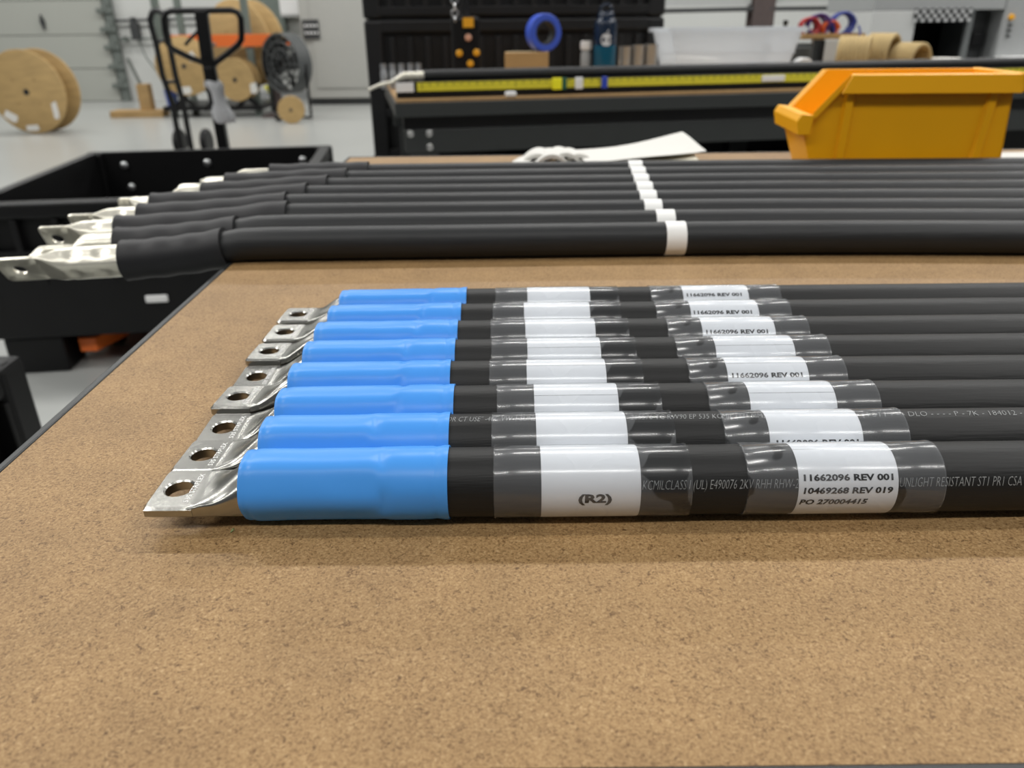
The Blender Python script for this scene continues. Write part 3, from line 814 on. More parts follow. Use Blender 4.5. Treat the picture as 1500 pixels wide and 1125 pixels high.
for px, mt, wd, nm in ((815, 'bright_yellow', .032, 'yellow_clip'), (825.5, 'green_dark', .016, 'green_clip'), (847, 'white_plastic', .026, 'white_clip'), (884, 'royal_blue', .020, 'blue_clip'), (1130, 'white_plastic', .085, 'white_sticker')):
    m = MB(); th = .008 if 'clip' in nm else .003
    m.box((rail_x(px), -.003 - th / 2, .033), (wd, th, .036 if 'clip' in nm else .02)); m.build(nm, mt, rail, smooth=0, bevel=.002)
w = on_b2(748, .012); m = MB(); m.box((0, 0, .008), (.036, .012, .016))
tag(m.build('white_clip', 'white_plastic', loc=w, rot=(0, 0, byaw), bevel=.004), 'small white clip on the front edge of the second bench', 'clip')
# cable lying on the rail, lug drooping over the end
w = on_b2(632, .078); zc = .049 + RC
cb = thing('bench_cable', 'single black cable with silver lug lying on the measuring rail', 'cable', w, byaw)
m = MB(); m.tube([(-.02 + i * .05, .008, zc + .0005) for i in range(66)], RC, 20); m.build('jacket', 'rear_rubber', cb)
m = MB(); rs = []
for x, hw, hh, z, e in ((.01, .014, .013, zc, 2.4), (-.085, .015, .0125, zc - .001, 2.6), (-.105, .016, .010, zc - .010, 3), (-.125, .016, .006, zc - .019, 6), (-.165, .016, .005, zc - .026, 8), (-.19, .017, .004, zc - .036, 8), (-.20, .016, .003, zc - .040, 8)):
    rs.append([(p[0], p[1] + .008, p[2]) for p in super_ring(x, hw, hh, z, e)])
m.rings(rs); m.build('lug', 'bright_tin', cb)

# ------------------------------------------------------------------ things on the second bench
for i, px in enumerate((564, 577, 590, 603, 615)):
    w = on_b2(px + 14, .52) if i == 0 and False else on_b2(px, .50)
    o = thing('socket', 'small steel socket, %s from the left of the row before the black containers' % ['first', 'second', 'third', 'fourth', 'fifth'][i], 'socket', w, 0, 'steel sockets standing in a row')
    m = MB(); m.lathe([(0, 0), (.013, 0), (.013, .055), (.011, .06), (.011, .085), (.0, .085)], 16); m.build('body', 'steel', o)
    m = MB(); m.torus(.0125, .0016, 20, 6, TR(0, 0, .03)); m.build('ring', 'chrome', o)
# pendant controller
w = on_b2(685, .50)
o = thing('pendant_controller', 'black hanging pendant controller with yellow buttons before the container stack', 'controller', w)
def bz(py, d): return at(685, py, d).z - w.z
d_ = w.y
m = MB(); m.prism([(-.052, -.03), (.052, -.03), (.052, .03), (-.052, .03)], .0, bz(24, d_)); m.build('housing', 'black_steel', o, smooth=0, bevel=.012)
m = MB(); m.tube([(0, 0, bz(26, d_)), (0, 0, bz(10, d_)), (.002, 0, 2.2)], [.02, .014, .012], 10); m.build('cord', 'black_steel', o)
m = MB()
for i in range(9): m.torus(.011, .0035, 14, 6, TR(-.036, -.02, bz(38, d_) + i * .021) @ RX(90) @ RY(90 * (i % 2)))
m.build('chain', 'steel', o)
fx = lambda px, py: at(px, py, d_ - .03) - w
for px, py, mt, sq in ((686, 33, 'amber', 1), (686, 55, 'pinkish', 0), (673, 78, 'amber', 0), (698, 77, 'amber', 0), (689, 93, 'amber', 0)):
    p = fx(px, py)
    m = MB()
    if sq: m.box((p.x, -.036, p.z), (.038, .012, .032))
    else: m.lathe([(0, 0), (.0125, 0), (.0125, .008), (.009, .012), (0, .012)], 14, TR(p.x, -.030, p.z) @ RX(90))
    m.build('button', mt, o)
# cardboard box
w = on_b2(772, .50); zt = at(772, 76, w.y).z - w.z
o = thing('cardboard_box', 'small brown cardboard box on the second bench under the blue tape roll', 'box', w, R(-3))
m = MB(); m.box((0, 0, zt / 2), (.162, .11, zt)); m.build('carton', 'cardboard', o, smooth=0, bevel=.002)
m = MB(); m.box((0, 0, zt + .0008), (.16, .03, .0012)); m.build('sealing_tape', 'paper_edge', o, smooth=0)
# blue tape roll leaning on the box top
p = at(796, 48, w.y)
o = thing('tape_roll', 'roll of blue tape standing on the cardboard box', 'tape roll', (p.x, w.y, w.z + zt + .0005), R(24))
rr = p.z - (w.z + zt); 
m = MB(); m.lathe([(rr * .62, -.022), (rr, -.022), (rr, .022), (rr * .62, .022)], 36, TR(0, 0, rr) @ RX(90), loop=True); m.build('blue_tape', 'tape_blue', o, bevel=.003)
m = MB(); m.lathe([(rr * .56, -.0225), (rr * .62, -.0225), (rr * .62, .0225), (rr * .56, .0225)], 36, TR(0, 0, rr) @ RX(90), loop=True); m.build('core', 'pipe_dark', o)
# tall blue bottle with a pale fruit emblem
w = on_b2(884, .46); H = at(884, 12, w.y).z - w.z; rb = .0415
o = thing('water_bottle', 'dark blue water bottle with pale apple emblem on the second bench', 'bottle', w)
zl = at(884, 66, w.y).z - w.z
m = MB(); m.lathe([(0, 0), (rb * .93, 0), (rb, .008), (rb, zl), (0, zl)], 32); m.build('lower_body', 'bottle_teal', o)
m = MB(); m.lathe([(0, zl), (rb, zl), (rb, H * .80), (rb * .92, H * .84), (rb * .76, H * .87), (0, H * .87)], 32); m.build('upper_body', 'bottle_navy', o)
m = MB(); m.lathe([(0, H * .84), (rb * .74, H * .84), (rb * .74, H * .93), (rb * .6, H * .96), (0, H * .96)], 24); m.torus(rb * .5, .005, 24, 8, TR(0, 0, H * .97) @ RX(90)); m.build('cap', 'bottle_navy', o)
m = MB(); m.torus(rb * .76, .003, 28, 6, TR(0, 0, H * .85)); m.build('neck_ring', 'steel', o)
def emblem(m, sc, zc, rad):
    pts = []
    n = 44
    for i in range(n):
        a = math.pi / 2 + 2 * math.pi * i / n
        r = 1.0 - .12 * math.exp(-((abs(math.pi / 2 - (a % (2 * math.pi)))) / .28) ** 2) - .10 * math.exp(-((a - 1.5 * math.pi) / .25) ** 2)
        x, y = .92 * r * math.cos(a), r * math.sin(a)
        bx, by, br = 1.12, .12, .46
        dd = math.hypot(x - bx, y - by)
        if dd < br:
            x, y = bx + (x - bx) / dd * br, by + (y - by) / dd * br
        pts.append((x, y))
    leaf = [(0.02, 1.05), (.10, 1.32), (.36, 1.56), (.36, 1.28), (.2, 1.08)]
    for poly in (pts, leaf):
        vs = []
        for x, y in poly:
            u = x * sc / rad; vs.append((rad * math.sin(u), -rad * math.cos(u), zc + y * sc))
        c = len(vs); cx_ = sum(p[0] for p in poly) / c; cy_ = sum(p[1] for p in poly) / c
        u = cx_ * sc / rad; vs.append((rad * math.sin(u), -rad * math.cos(u), zc + cy_ * sc))
        m.add(vs, [(i, (i + 1) % c, c) for i in range(c)])
m = MB(); emblem(m, .0225, at(884, 58, w.y).z - w.z, rb + .0006); m.build('emblem', 'logo_grey', o, smooth=0)
# small grey bottle
w = on_b2(857, .48); H = at(857, 60, w.y).z - w.z
o = thing('small_bottle', 'small grey bottle with pale cap left of the blue water bottle', 'bottle', w)
m = MB(); m.lathe([(0, 0), (.017, 0), (.019, .004), (.019, H * .72), (.012, H * .80), (0, H * .80)], 20); m.build('body', 'machine_grey', o)
m = MB(); m.lathe([(0, H * .8), (.02, H * .8), (.022, H * .86), (.02, H), (0, H)], 20); m.build('cap', 'white_plastic', o)
# metal cups
for i, (px, py, r_) in enumerate(((913, 68, .024), (932, 66, .024), (951, 65, .026))):
    w = on_b2(px, .50); H = at(px, py, w.y).z - w.z
    o = thing('metal_cup', 'shiny metal cup, %s of three right of the blue bottle' % ['leftmost', 'middle', 'rightmost'][i], 'cup', w, 0, 'shiny metal cups')
    m = MB(); m.lathe([(0, 0), (r_ * .92, 0), (r_, .01), (r_, H - .004), (r_ * 1.06, H), (r_ * .96, H), (r_ * .92, .006), (0, .006)], 24); m.build('body', 'chrome', o)
    m = MB(); m.torus(r_ * 1.01, .0018, 24, 6, TR(0, 0, H * .6)); m.build('bead', 'chrome', o)
# clear tote with foam inside
w = on_b2(1054, .56); H = at(1057, 40, w.y).z - w.z
o = thing('clear_tote', 'clear frosted plastic tote on the second bench', 'tote', w, R(2))
wt, wb_ = .50, .405
def tote_ring(s, z): 
    k = wb_ + (wt - wb_) * z / H; return [(x * k / 2 * s, y * (.15 + .03 * z / H) * s, z) for x, y in ((-1, -1), (1, -1), (1, 1), (-1, 1))]
m = MB(); m.rings([tote_ring(1, .0), tote_ring(1, H), tote_ring(.985, H), tote_ring(.985, .004)], cap=(True, True)); m.build('body', 'frosted_plastic', o, smooth=0)
m = MB(); r1 = tote_ring(1.0, H); r2 = [(x * 1.05, y * 1.06, z) for x, y, z in r1]
m.rings([r1, r2, [(x, y, z - .016) for x, y, z in r2], [(x, y, z - .016) for x, y, z in r1]], loop=True); m.build('rim', 'frosted_plastic', o, smooth=0)
m = MB(); k = wb_ + (wt - wb_) * .55
m.rings([[(x * 1.012, y * 1.012, z) for x, y, z in tote_ring(1, H * .52)], [(x * 1.012, y * 1.012, z) for x, y, z in tote_ring(1, H * .56)]], cap=(False, False)); m.build('ledge', 'frosted_plastic', o, smooth=0)
w2 = w + Vector((-.09, 0, .006)); m = MB(); m.rings([super_ring(0, .16, .05, .05, 4, 24)] and [[(x, y, z) for x, y, z in ((-.11, -.1, 0), (.12, -.1, 0), (.12, .1, 0), (-.11, .1, 0))], [(-.105, -.09, .085), (.06, -.09, .075), (.06, .09, .075), (-.105, .09, .085)]])
tag(m.build('foam_block', 'cloud_foam', loc=w2, bevel=.01), 'white foam block lying inside the clear tote', 'foam')
# louvered grey unit, tape roll, dark bottle
w = on_b2(1153, .60); H = at(1150, 64, w.y).z - w.z
o = thing('louvered_unit', 'grey louvered metal box right of the clear tote', 'equipment box', w)
m = MB(); m.box((0, .06, H / 2), (.185, .10, H)); m.build('housing', 'louver_grey', o, smooth=0, bevel=.004)
for i in range(7):
    m = MB(); m.box((0, 0, .015 + i * (H - .03) / 6.3), (.17, .03, .007), TR(0, .002, 0)); m.build('slat', 'louver_grey', o, smooth=0)
w3 = on_b2(1172, .42); zc_ = at(1172, 88, w3.y).z
rr = .040
o = thing('tape_roll', 'roll of white tape leaning before the louvered grey box', 'tape roll', (w3.x, w3.y, w3.z), R(12))
zr = rr + .001
m = MB(); m.lathe([(rr * .5, -.02), (rr, -.02), (rr, .02), (rr * .5, .02)], 32, TR(0, 0, zr) @ RX(90), loop=True); m.build('white_tape', 'white_plastic', o, bevel=.003)
m = MB(); m.lathe([(rr * .42, -.021), (rr * .5, -.021), (rr * .5, .021), (rr * .42, .021)], 32, TR(0, 0, zr) @ RX(90), loop=True); m.build('core', 'cardboard', o)
p = at(1147, 63, w.y + .06); Hb = at(1147, 30, w.y + .06).z - (w.z + H)
o = thing('dark_bottle', 'small dark brown bottle standing on the louvered grey box', 'bottle', (p.x, w.y + .06, w.z + H + .0005))
m = MB(); m.lathe([(0, 0), (.018, 0), (.019, .004), (.019, Hb * .55), (.009, Hb * .75), (.009, Hb * .9), (0, Hb * .9)], 18); m.build('glass', 'dark_glass', o)
m = MB(); m.lathe([(0, Hb * .88), (.0105, Hb * .88), (.0105, Hb), (0, Hb)], 16); m.build('cap', 'black_steel', o)
m = MB(); m.lathe([(.0194, Hb * .06), (.0194, Hb * .3)], 18); m.build('label_band', 'royal_blue', o)
# white carton with a tray of wire coils on it
w = on_b2(1218, .62); H = at(1218, 57, w.y).z - w.z
o = thing('white_carton', 'white carton right of the louvered box, carrying the wire tray', 'box', w)
m = MB(); m.box((0, 0, H / 2), (.16, .16, H)); m.build('carton', 'light_grey', o, smooth=0, bevel=.003)
m = MB(); m.box((-.083, -.03, H * .5), (.012, .1, H * .96)); m.build('side_strip', 'black_steel', o, smooth=0)
wz = w.z + H + .0005
o = thing('wire_tray', 'shallow cardboard tray on the white carton holding wire coils', 'tray', (w.x - .04, w.y, wz))
m = MB(); m.box((0, 0, .003), (.25, .14, .006)); 
for sx in (-1, 1): m.box((sx * .123, 0, .012), (.004, .14, .018))
for sy in (-1, 1): m.box((0, sy * .068, .012), (.242, .004, .018))
m.build('tray_body', 'cardboard', o, smooth=0)
for i, (dx, mt, rr, lb) in enumerate(((-.085, 'wire_red', .036, 'coil of dark red wire at the left end of the tray'), (-.05, 'wire_purple', .042, 'coil of purple wire left of the orange coil in the tray'), (.0, 'wire_orange', .030, 'coil of orange wire in the middle of the tray'), (.05, 'wire_blue', .046, 'coil of blue wire at the right end of the tray'))):
    m = MB(); rnd = random.Random(i)
    pts = []
    for j in range(150):
        a = 2 * math.pi * j / 25; r_ = rr * (1 - .12 * (j // 25) / 6) * (1 + .06 * math.sin(3 * a / 6 + i))
        pts.append((r_ * math.cos(a), -.03 + .011 * (j / 25) + .004 * math.sin(a * .7), r_ * math.sin(a) * .95 + rr * 1.05))
    m.tube(pts, .0048, 6); o = m.build('wire_coil', mt, loc=(w.x - .04 + dx, w.y, wz + .0065)); tag(o, lb, 'wire coil', 'wire coils in the tray')
m = MB(); m.tube([(0, 0, .05), (.006, -.01, .03), (.008, -.012, -.01), (.006, -.012, -.055)], .004, 6)
o = m.build('loose_wire', 'wire_blue', loc=(w.x + .045, w.y - .085, wz)); tag(o, 'loose blue wire end hanging down from the tray', 'wire')
# tan rope coils
for i, (px, dd, rr, n, lb) in enumerate(((1243, .40, .070, 7, 'left coil of tan rope beyond the yellow bin'), (1283, .48, .073, 6, 'middle coil of tan rope, the tallest of three'), (1326, .40, .056, 6, 'right coil of tan rope, the smallest of three'))):
    w = on_b2(px, dd); m = MB(); pts = []
    tilt = R(70 - 18 * i)
    for j in range(n * 28):
        a = 2 * math.pi * j / 28; q = (j / 28 - n / 2) * .0165
        x, y, z = rr * math.cos(a), q, rr * math.sin(a)
        pts.append((x * math.cos(tilt) - y * math.sin(tilt), x * math.sin(tilt) * .8 + y * math.cos(tilt), z + rr))
    m.tube(pts, .0095, 8)
    mz = min(v.z for v in m.v); 
    o = m.build('rope_coil', 'rope_tan', loc=(w.x, w.y, w.z - mz + .0003)); tag(o, lb, 'rope coil', 'tan rope coils on the second bench')
w = on_b2(1380, .45); m = MB(); hz = max(.02, at(1380, 85, w.y).z - w.z)
m.lathe([(0, 0), (.05, 0), (.058, hz * .8), (.058, hz), (0, hz)], 24); tag(m.build('foam_dish', 'cloud_foam', loc=w), 'low white dish on the bench left of the machine column', 'dish')

# ------------------------------------------------------------------ machine at the right
dm = 5.4
o = thing('enclosed_machine', 'grey machine with black opening and perforated panel at the right', 'machine', (at(1400, 60, dm).x, dm, 0))
xo = o.location.x
def bx_(px0, px1, py, d): return at(px0, py, d).x - xo, at(px1, py, d).x - xo
x0, x1 = bx_(1336, 1462, 60, dm); zt = at(1400, 15, dm).z; zb = .75
xe0, xe1 = bx_(1272, 1600, 60, dm)
m = MB(); m.box(((xe0 + x0) / 2, .4, zt / 2), (x0 - xe0, .8, zt)); m.build('side_panel', 'light_grey', o, smooth=0, bevel=.004)
m = MB(); m.box(((x1 + xe1) / 2 + .002, .4, (zt + .3) / 2), (xe1 - x1, .8, zt + .3)); m.build('control_column', 'machine_grey', o, smooth=0, bevel=.006)
m = MB(); m.box(((x0 + x1) / 2, .4, zb / 2), (x1 - x0 - .004, .8, zb)); m.build('base_cabinet', 'light_grey', o, smooth=0)
m = MB(); m.box(((x0 + x1) / 2, .6, (zt + zb) / 2), (x1 - x0 - .004, .02, zt - zb)); m.build('back_plate', 'black_steel', o, smooth=0)
m = MB(); m.box(((xe0 + x1) / 2 - .001, .4, zt + .152), (x1 - xe0 - .004, .796, .30)); m.build('top_cover', 'machine_grey', o, smooth=0, bevel=.004)
xp0, xp1 = bx_(1337, 1420, 30, dm)
m = MB(); m.box(((xp0 + xp1) / 2, -.006, (at(1380, 15, dm).z + at(1380, 34, dm).z) / 2 + .01), (xp1 - xp0, .01, at(1380, 13, dm).z - at(1380, 33, dm).z)); m.build('perforated_panel', 'perforated_plate', o, smooth=0)
xv0, xv1 = bx_(1414, 1421, 60, dm)
m = MB(); m.box(((xv0 + xv1) / 2, .03, (zt + zb) / 2), (.035, .03, zt - zb)); m.build('guide_rail', 'louver_grey', o, smooth=0)
m = MB(); m.box(((xv1 + x1) / 2 + .01, .3, (zt + zb) / 2), (x1 - xv1 - .04, .3, zt - zb - .01)); m.build('dark_door', 'pipe_dark', o, smooth=0)
q = at(1446, 58, dm); m = MB(); m.box((q.x - xo, .13, q.z), (.09, .05, .09)); m.build('latch', 'black_steel', o, bevel=.01)
for py, mt, r_ in ((25, 'amber', .018), (37, 'pipe_dark', .010), (45, 'pipe_dark', .010), (53, 'pipe_dark', .010)):
    q = at(1481 - (py - 25) * .2, py, dm); m = MB(); m.lathe([(0, 0), (r_, 0), (r_ * .8, .02), (0, .02)], 14, TR(q.x - xo, 0, q.z) @ RX(90)); m.build('button', mt, o)
q = at(1490, 86, dm - .15); m = MB(); m.box((q.x - xo + .12, -.12, q.z), (.36, .24, .02)); m.build('side_shelf', 'white_plastic', o, smooth=0)

# ------------------------------------------------------------------ pallet jack with its handle behind the open container
dj = 4.02
base = at(329, 213, dj)
pj = thing('pallet_jack', 'black pallet jack handle with grey rag, forks under the open container', 'pallet jack', (base.x, dj, 0), R(3))
H_ = lambda px, py: Vector((at(px, py, dj).x - base.x, 0, at(px, py, dj).z))
def bar(m, pts, wx, wy):
    for a, b in zip(pts, pts[1:]):
        a, b = Vector(a), Vector(b); t = (b - a); l = t.length; t.normalize(); u = Vector((0, 1, 0)); s = t.cross(u).normalized()
        F = Matrix(((s.x, u.x, t.x, a.x), (s.y, u.y, t.y, a.y), (s.z, u.z, t.z, a.z), (0, 0, 0, 1)))
        m.box((0, 0, l / 2), (wx, wy, l + wx * .3), F)
m = MB(); bar(m, [(0, 0, .22), H_(322, 182), H_(306, 100)], .05, .05); m.build('handle_pole', 'black_steel', pj, smooth=0, bevel=.006)
m = MB(); bar(m, [H_(311, 118), H_(304, 85), H_(295, 18)], .058, .04); m.build('handle_plate', 'black_steel', pj, smooth=0, bevel=.006)
lp = [H_(308, 95), H_(280, 85), H_(254, 72), H_(247, 64), H_(243, 45), H_(241, 28), H_(244, 19), H_(252, 16), H_(300, 15.5), H_(338, 15), H_(347, 18), H_(352, 27), H_(353, 45), H_(353, 58), H_(348, 66), H_(335, 77), H_(314, 93)]
m = MB(); m.tube(lp, .0145, 10); m.build('grip_loop', 'black_steel', pj)
m = MB(); m.tube([H_(292, 44), H_(278, 58), H_(272, 66)], .008, 8); m.build('release_lever', 'black_steel', pj)
rg = []; n = 20
for i, (px, py, r_) in enumerate(((310, 116, .030), (313, 124, .043), (316, 135, .036), (319, 148, .038), (323, 160, .045), (327, 170, .053), (329, 179, .048))):
    c = H_(px, py); rnd = random.Random(i)
    rg.append([(c.x + r_ * math.cos(2 * math.pi * j / n) * (1 + .16 * math.sin(3 * j + i)), .8 * r_ * math.sin(2 * math.pi * j / n) * (1 + .12 * math.sin(5 * j + i)), c.z + .006 * math.sin(4 * j)) for j in range(n)])
m = MB(); m.rings(rg)
o = m.build('rag', 'rag_grey', loc=pj.location, rot=pj.rotation_euler); tag(o, 'pale grey rag wrapped round the pallet jack handle', 'rag')
m = MB(); m.box((0, 0, .26), (.2, .16, .3)); m.build('pump_body', 'orange_paint', pj, smooth=0, bevel=.02)
for sx in (-.09, .09):
    m = MB(); m.lathe([(0, -.03), (.085, -.03), (.09, -.02), (.09, .02), (.085, .03), (0, .03)], 24, TR(sx, .02, .0905) @ RY(90)); m.build('steer_wheel', 'black_plastic', pj)
for sx in (-.19, .19):
    m = MB(); m.prism([(-.08, 0), (.08, 0), (.08, -1.20), (.03, -1.36), (-.03, -1.36), (-.08, -1.20)], .055, .11, TR(sx, -.04, 0)); m.build('fork', 'orange_paint', pj, smooth=0, bevel=.006)
    m = MB(); m.lathe([(0, -.03), (.037, -.03), (.037, .03), (0, .03)], 16, TR(sx, -1.18, .038) @ RY(90)); m.build('load_roller', 'black_plastic', pj)
m = MB(); m.box((0, -.03, .16), (.52, .06, .12)); m.build('cross_frame', 'orange_paint', pj, smooth=0, bevel=.008)

# tubular hand truck a little further back
dh = 7.6
b = at(255, 150, dh)
ht = thing('hand_truck', 'black tubular hand truck standing behind the pallet jack handle, left of it', 'hand truck', (b.x, dh, 0))
G = lambda px, py: Vector((at(px, py, dh).x - b.x, 0, at(px, py, dh).z))
g0 = G(252, 150)
m = MB(); m.tube([(g0.x, 0, .05), g0, G(238, 110), G(229, 65), G(222, 40), G(220, 28), G(223, 18), G(230, 15), G(238, 19), G(242, 30), G(248, 65), G(257, 110), G(268, 150), (G(268, 150).x, 0, .05)], .027, 8); m.build('frame_tube', 'black_steel', ht)
m = MB(); m.box((g0.x + .05, .0, .03), (.34, .3, .02)); m.build('toe_plate', 'black_steel', ht, bevel=.004)
for sx in (-.06, .2):
    m = MB(); m.lathe([(0, -.03), (.11, -.03), (.125, -.015), (.125, .015), (.11, .03), (0, .03)], 24, TR(g0.x + sx, .16, .126) @ RY(90)); m.build('wheel', 'black_plastic', ht)
for py in (60, 120):
    a_, b_ = G(229 + (py - 60) * .2, py), G(247 + (py - 60) * .22, py); m = MB(); m.tube([a_, b_], .016, 8); m.build('cross_bar', 'black_steel', ht)

# ------------------------------------------------------------------ wooden cable reels
def reel(label, px, py_bottom, d, rad, width, yaw, patches=(), rd=.5, group='wooden cable reels', hub=.03):
    p = at(px, py_bottom, d)
    o = thing('wooden_reel', label, 'cable reel', (p.x, d, 0), yaw, group)
    M0 = TR(0, 0, rad) @ RX(90)
    th = max(.02, rad * .06)
    for nm, a, b in (('flange', 0, th), ('flange', -width, -width + th)):
        m = MB(); m.lathe([(hub, a), (rad * .985, a), (rad, a + th * .2), (rad, b - th * .2), (rad * .985, b), (hub, b)], 48, M0, loop=True); m.build(nm, 'reel_wood', o)
    m = MB(); m.lathe([(hub, -width + th), (rad * rd, -width + th), (rad * rd, 0), (hub, 0)], 32, M0, loop=True); m.build('drum', 'drum_wood', o)
    m = MB(); m.lathe([(hub * .6, -width - .001), (hub * 1.02, -width - .001), (hub * 1.02, th + .004), (hub * .6, th + .004)], 20, M0, loop=True); m.build('hub_ring', 'pipe_dark', o)
    for i in range(4):
        a = R(45 + 90 * i); m = MB(); m.lathe([(0, 0), (rad * .03, 0), (rad * .025, .006), (0, .008)], 10, M0 @ TR(rad * .4 * math.cos(a), rad * .4 * math.sin(a), th)); m.build('bolt', 'drum_wood', o)
    for (u, v, w_, h_, r_) in patches:
        m = MB(); m.prism([(-w_ / 2, -h_ / 2), (w_ * .3, -h_ / 2), (w_ / 2, -h_ * .2), (w_ * .4, h_ / 2), (-w_ * .5, h_ * .35)], th + .0005, th + .002, M0 @ TR(u, v, 0) @ RZ(r_)); m.build('paper_label', 'paper', o, smooth=0)
    return o
reel('large wooden cable reel standing on the floor at the far left', 54, 186, 9.7, .465, .30, R(-3), [(.30, -.20, .07, .20, 0), (-.26, -.27, .16, .10, -35), (-.03, -.40, .16, .07, 0)], hub=.035)
reel('small wooden reel on the floor beside the grey cabinet', 428, 175, 10.4, .165, .10, R(8), hub=.02)
# reels held by the green and orange rack
dr = 11.6
zr = at(345, 62, dr).z
rk = thing('reel_rack', 'green steel rack with orange beam holding wooden reels', 'rack', (at(340, 100, dr).x, dr, 0))
xr = rk.location.x
for px in (252, 376):
    for dy in (-.22, .55):
        xx = at(px, 90, dr).x - xr; m = MB(); m.box((xx, dy, 1.3), (.09, .07, 2.6)); m.build('upright', 'rack_green', rk, smooth=0, bevel=.004)
for dy in (-.22, .55):
    a_, b_ = at(250, 62, dr - .2), at(406, 57, dr - .2); m = MB(); m.box(((a_.x + b_.x) / 2 - xr, dy - .06, (a_.z + b_.z) / 2), (b_.x - a_.x, .05, .15)); m.build('beam', 'orange_paint', rk, smooth=0, bevel=.004)
m = MB(); m.box((at(315, 100, dr).x - xr, .15, .12), (1.36, 1.0, .06)); m.build('base_frame', 'black_steel', rk, smooth=0)
for sx in (-.62, -.18, .25):
    for sg in (-1, 1):
        m = MB(); bar(m, [(sx - .18 * sg, -.3, .1), (sx + .18 * sg, -.3, .42)], .05, .05); m.build('cross_brace', 'black_steel', rk, smooth=0)
q = at(350, 64, dr + .12) - rk.location
m = MB(); m.tube([(q.x - .25, .12 - .55, q.z), (q.x + .25, .12 + .55, q.z)], .022, 10); m.build('spindle', 'track_steel', rk)
def rack_reel(label, px, py, d, rad, width, yaw, patches=()):
    q = at(px, py, d); o = reel(label, px, py, d, rad, width, yaw, patches, group='wooden cable reels on the rack', hub=.03); o.location.z = q.z - rad; return o
rack_reel('biggest wooden reel high on the rack behind the orange beam', 350, 64, dr + .12, .56, .30, R(-24), [])
rack_reel('wooden reel low on the rack at its left, brown face towards us', 270, 97, dr - .42, .37, .10, R(8), [(.12, .12, .1, .12, 20), (-.05, -.3, .2, .1, 0)])
rack_reel('wooden reel low on the rack right of the handle', 345, 117, dr - .45, .27, .2, R(-6), [(.25, -.1, .1, .14, 0)])
w_ = at(250, 135, dr - .2); o = thing('blue_pail', 'small blue pail on the rack base at the left', 'pail', (w_.x, dr - .2, .1505))
m = MB(); m.lathe([(0, 0), (.07, 0), (.085, .2), (.078, .2), (.066, .01), (0, .01)], 20); m.build('shell', 'lamp_blue', o)
m = MB(); m.torus(.086, .006, 24, 6, TR(0, 0, .2)); m.build('lip', 'lamp_blue', o)

# floor fan
df_ = 11.0
q = at(420, 93, df_); o = thing('floor_fan', 'round grey and black floor fan left of the grey cabinet', 'fan', (q.x, df_, 0), R(-35))
zc = q.z
m = MB()
for r_ in (.36, .27, .18): m.torus(r_, .012, 36, 6, TR(0, -.1, zc) @ RX(90)); m.torus(r_, .012, 36, 6, TR(0, .1, zc) @ RX(90))
for i in range(12):
    a = 2 * math.pi * i / 12
    for yy in (-.1, .1): m.tube([(.05 * math.cos(a), yy, zc + .05 * math.sin(a)), (.36 * math.cos(a), yy, zc + .36 * math.sin(a))], .006, 5)
m.build('guard', 'fan_grey', o)
m = MB(); m.lathe([(.34, -.1), (.37, -.1), (.37, .1), (.34, .1)], 40, TR(0, 0, zc) @ RX(90), loop=True); m.build('shroud', 'fan_grey', o)
for i in range(4):
    m = MB(); m.prism([(.03, -.03), (.30, -.11), (.31, .09), (.03, .03)], -.005, .005, TR(0, 0, zc) @ RX(90) @ RZ(90 * i + 20) @ RX(25)); m.build('blade', 'black_steel', o)
m = MB(); m.lathe([(0, -.06), (.07, -.06), (.09, 0), (.08, .3), (0, .34)], 20, TR(0, 0, zc) @ RX(-90)); m.build('motor', 'black_steel', o)
m = MB(); m.tube([(-.36, 0, zc), (-.36, 0, .03), (.36, 0, .03), (.36, 0, zc)], .02, 8); m.build('stand', 'black_steel', o)
# black funnel and red base cart between rack and fan
q = at(404, 92, 11.3); o = thing('cable_funnel', 'black cone shaped cable guide beside the orange beam end', 'cable guide', (q.x, 11.3, 0))
m = MB(); m.lathe([(.03, 0), (.03, .28), (.09, .29), (.27, .52), (.25, .52), (.075, .3), (.015, .28), (.015, 0)], 28, TR(.42, 0, q.z) @ RY(-90)); m.build('cone', 'black_steel', o)
m = MB(); m.tube([(-.03, 0, .02), (-.03, 0, q.z - .2)], .05, 10); m.box((-.03, 0, .015), (.4, .4, .03)); m.build('post', 'column_brown', o)
# spray bottle
q = at(400, 158, 11.0); o = thing('spray_bottle', 'white spray bottle with yellow trigger beside the small reel', 'spray bottle', (on(401, 157, 0).x, on(401, 157, 0).y, 0))
m = MB(); m.lathe([(0, 0), (.055, 0), (.058, .01), (.055, .16), (.02, .21), (0, .21)], 18); m.build('bottle_body', 'white_plastic', o)
m = MB(); m.box((0, 0, .25), (.05, .06, .09)); m.box((-.05, 0, .285), (.1, .05, .045)); m.box((-.055, 0, .24), (.02, .03, .06)); m.build('trigger', 'bright_yellow', o, bevel=.008)
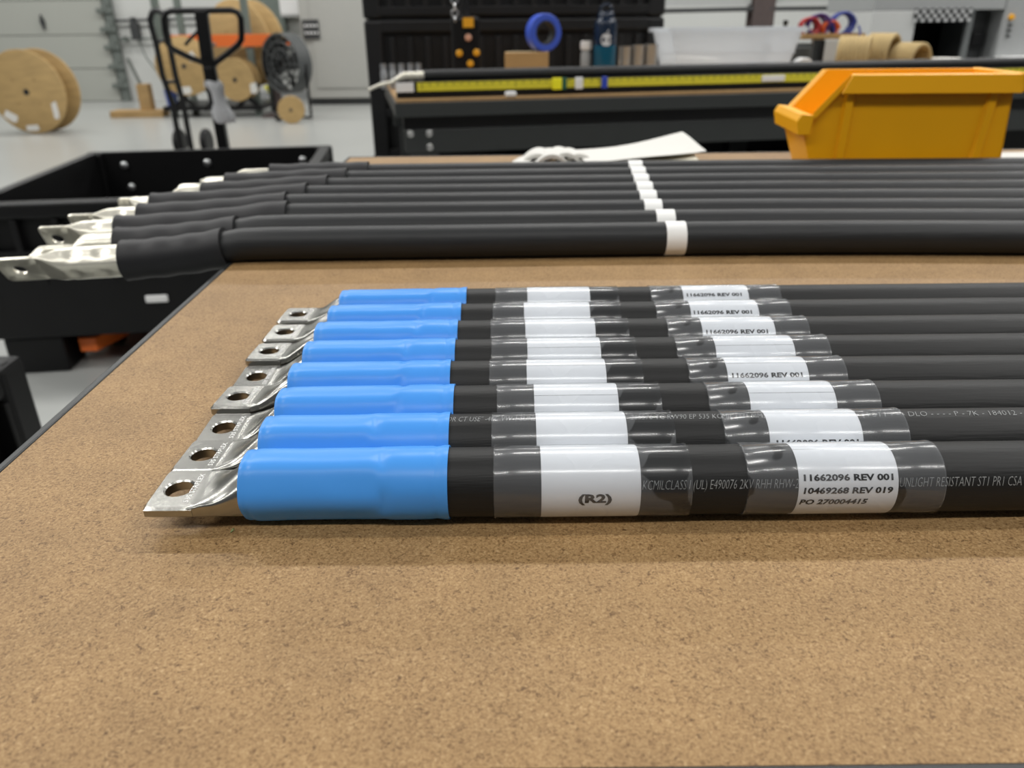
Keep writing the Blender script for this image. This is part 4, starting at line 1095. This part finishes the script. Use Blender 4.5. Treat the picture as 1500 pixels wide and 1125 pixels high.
# grey electrical cabinet
dc = 12.9
xa, xb2 = at(446, 90, dc).x, at(552, 90, dc).x
o = thing('electrical_cabinet', 'tall grey electrical cabinet with black button panel on its front', 'cabinet', ((xa + xb2) / 2, dc + .3, 0))
wd = xb2 - xa
m = MB(); m.box((0, 0, 1.2), (wd, .6, 2.2)); m.build('body', 'cabinet_grey', o, smooth=0, bevel=.01)
m = MB(); m.box((0, .02, .05), (wd - .04, .54, .1)); m.build('plinth', 'pipe_dark', o, smooth=0)
m = MB(); m.box((.06, -.306, 1.25), (wd - .2, .012, 2.0)); m.build('door', 'cabinet_grey', o, smooth=0, bevel=.004)
q = at(456, 43, dc) ; xq = q.x - o.location.x
m = MB(); m.box((xq, -.315, q.z), (.25, .03, .27)); pn = m.build('button_panel', 'pipe_dark', o, smooth=0, bevel=.004)
for i in range(4):
    for j in range(2):
        m = MB(); m.lathe([(0, 0), (.018, 0), (.015, .012), (0, .012)], 10, TR(xq - .08 + .055 * i, -.33, q.z - .05 + .1 * j) @ RX(90)); m.build('button', 'white_plastic', pn)
# wall boxes above
q = at(424, 12, YW - .25); o = thing('wall_panel_box', 'pale box mounted on the wall above the fan', 'wall box', (q.x, YW - .13, q.z + .12))
m = MB(); m.box((0, 0, 0), (.36, .24, .5)); m.build('case', 'light_grey', o, bevel=.01)
m = MB(); m.box((0, -.125, 0), (.3, .012, .42)); m.build('cover', 'white_plastic', o, bevel=.004)
q = at(402, 28, YW - .25); o = thing('wall_panel_box', 'dark grey box mounted on the wall behind the rack upright', 'wall box', (q.x - .1, YW - .13, q.z))
m = MB(); m.box((0, 0, 0), (.5, .22, .75)); m.build('case', 'rack_green', o, bevel=.01)
m = MB(); m.box((0, -.115, 0), (.42, .012, .66)); m.build('cover', 'rack_green', o, bevel=.004)
# wooden stand with post on the floor by the door
q = on(205, 172, 0); o = thing('wooden_stand', 'wooden plank base with upright block and rod on the floor by the door', 'wooden stand', (q.x, q.y, 0), R(4))
m = MB(); m.box((-.02, .1, .045), (.72, .3, .09)); m.build('base_plank', 'plank_wood', o, smooth=0, bevel=.006)
m = MB(); m.box((.10, .1, .09 + .17), (.16, .16, .34)); m.build('upright_block', 'plank_wood', o, smooth=0, bevel=.006)
m = MB(); m.tube([(.06, .1, .43), (-.04, .1, .76)], .022, 8); m.build('rod', 'track_steel', o)
q = on(409, 178, 0); o = thing('caster', 'small black caster lying on the floor beside the small reel', 'caster', (q.x, q.y, 0), R(30))
m = MB(); m.lathe([(0, -.02), (.045, -.02), (.05, -.01), (.05, .01), (.045, .02), (0, .02)], 20, TR(0, 0, .0505) @ RX(90)); m.build('wheel', 'black_plastic', o)
m = MB(); m.box((0, 0, .1), (.09, .07, .01)); m.box((0, .03, .07), (.03, .006, .06)); m.box((0, -.03, .07), (.03, .006, .06)); m.build('fork', 'steel', o)
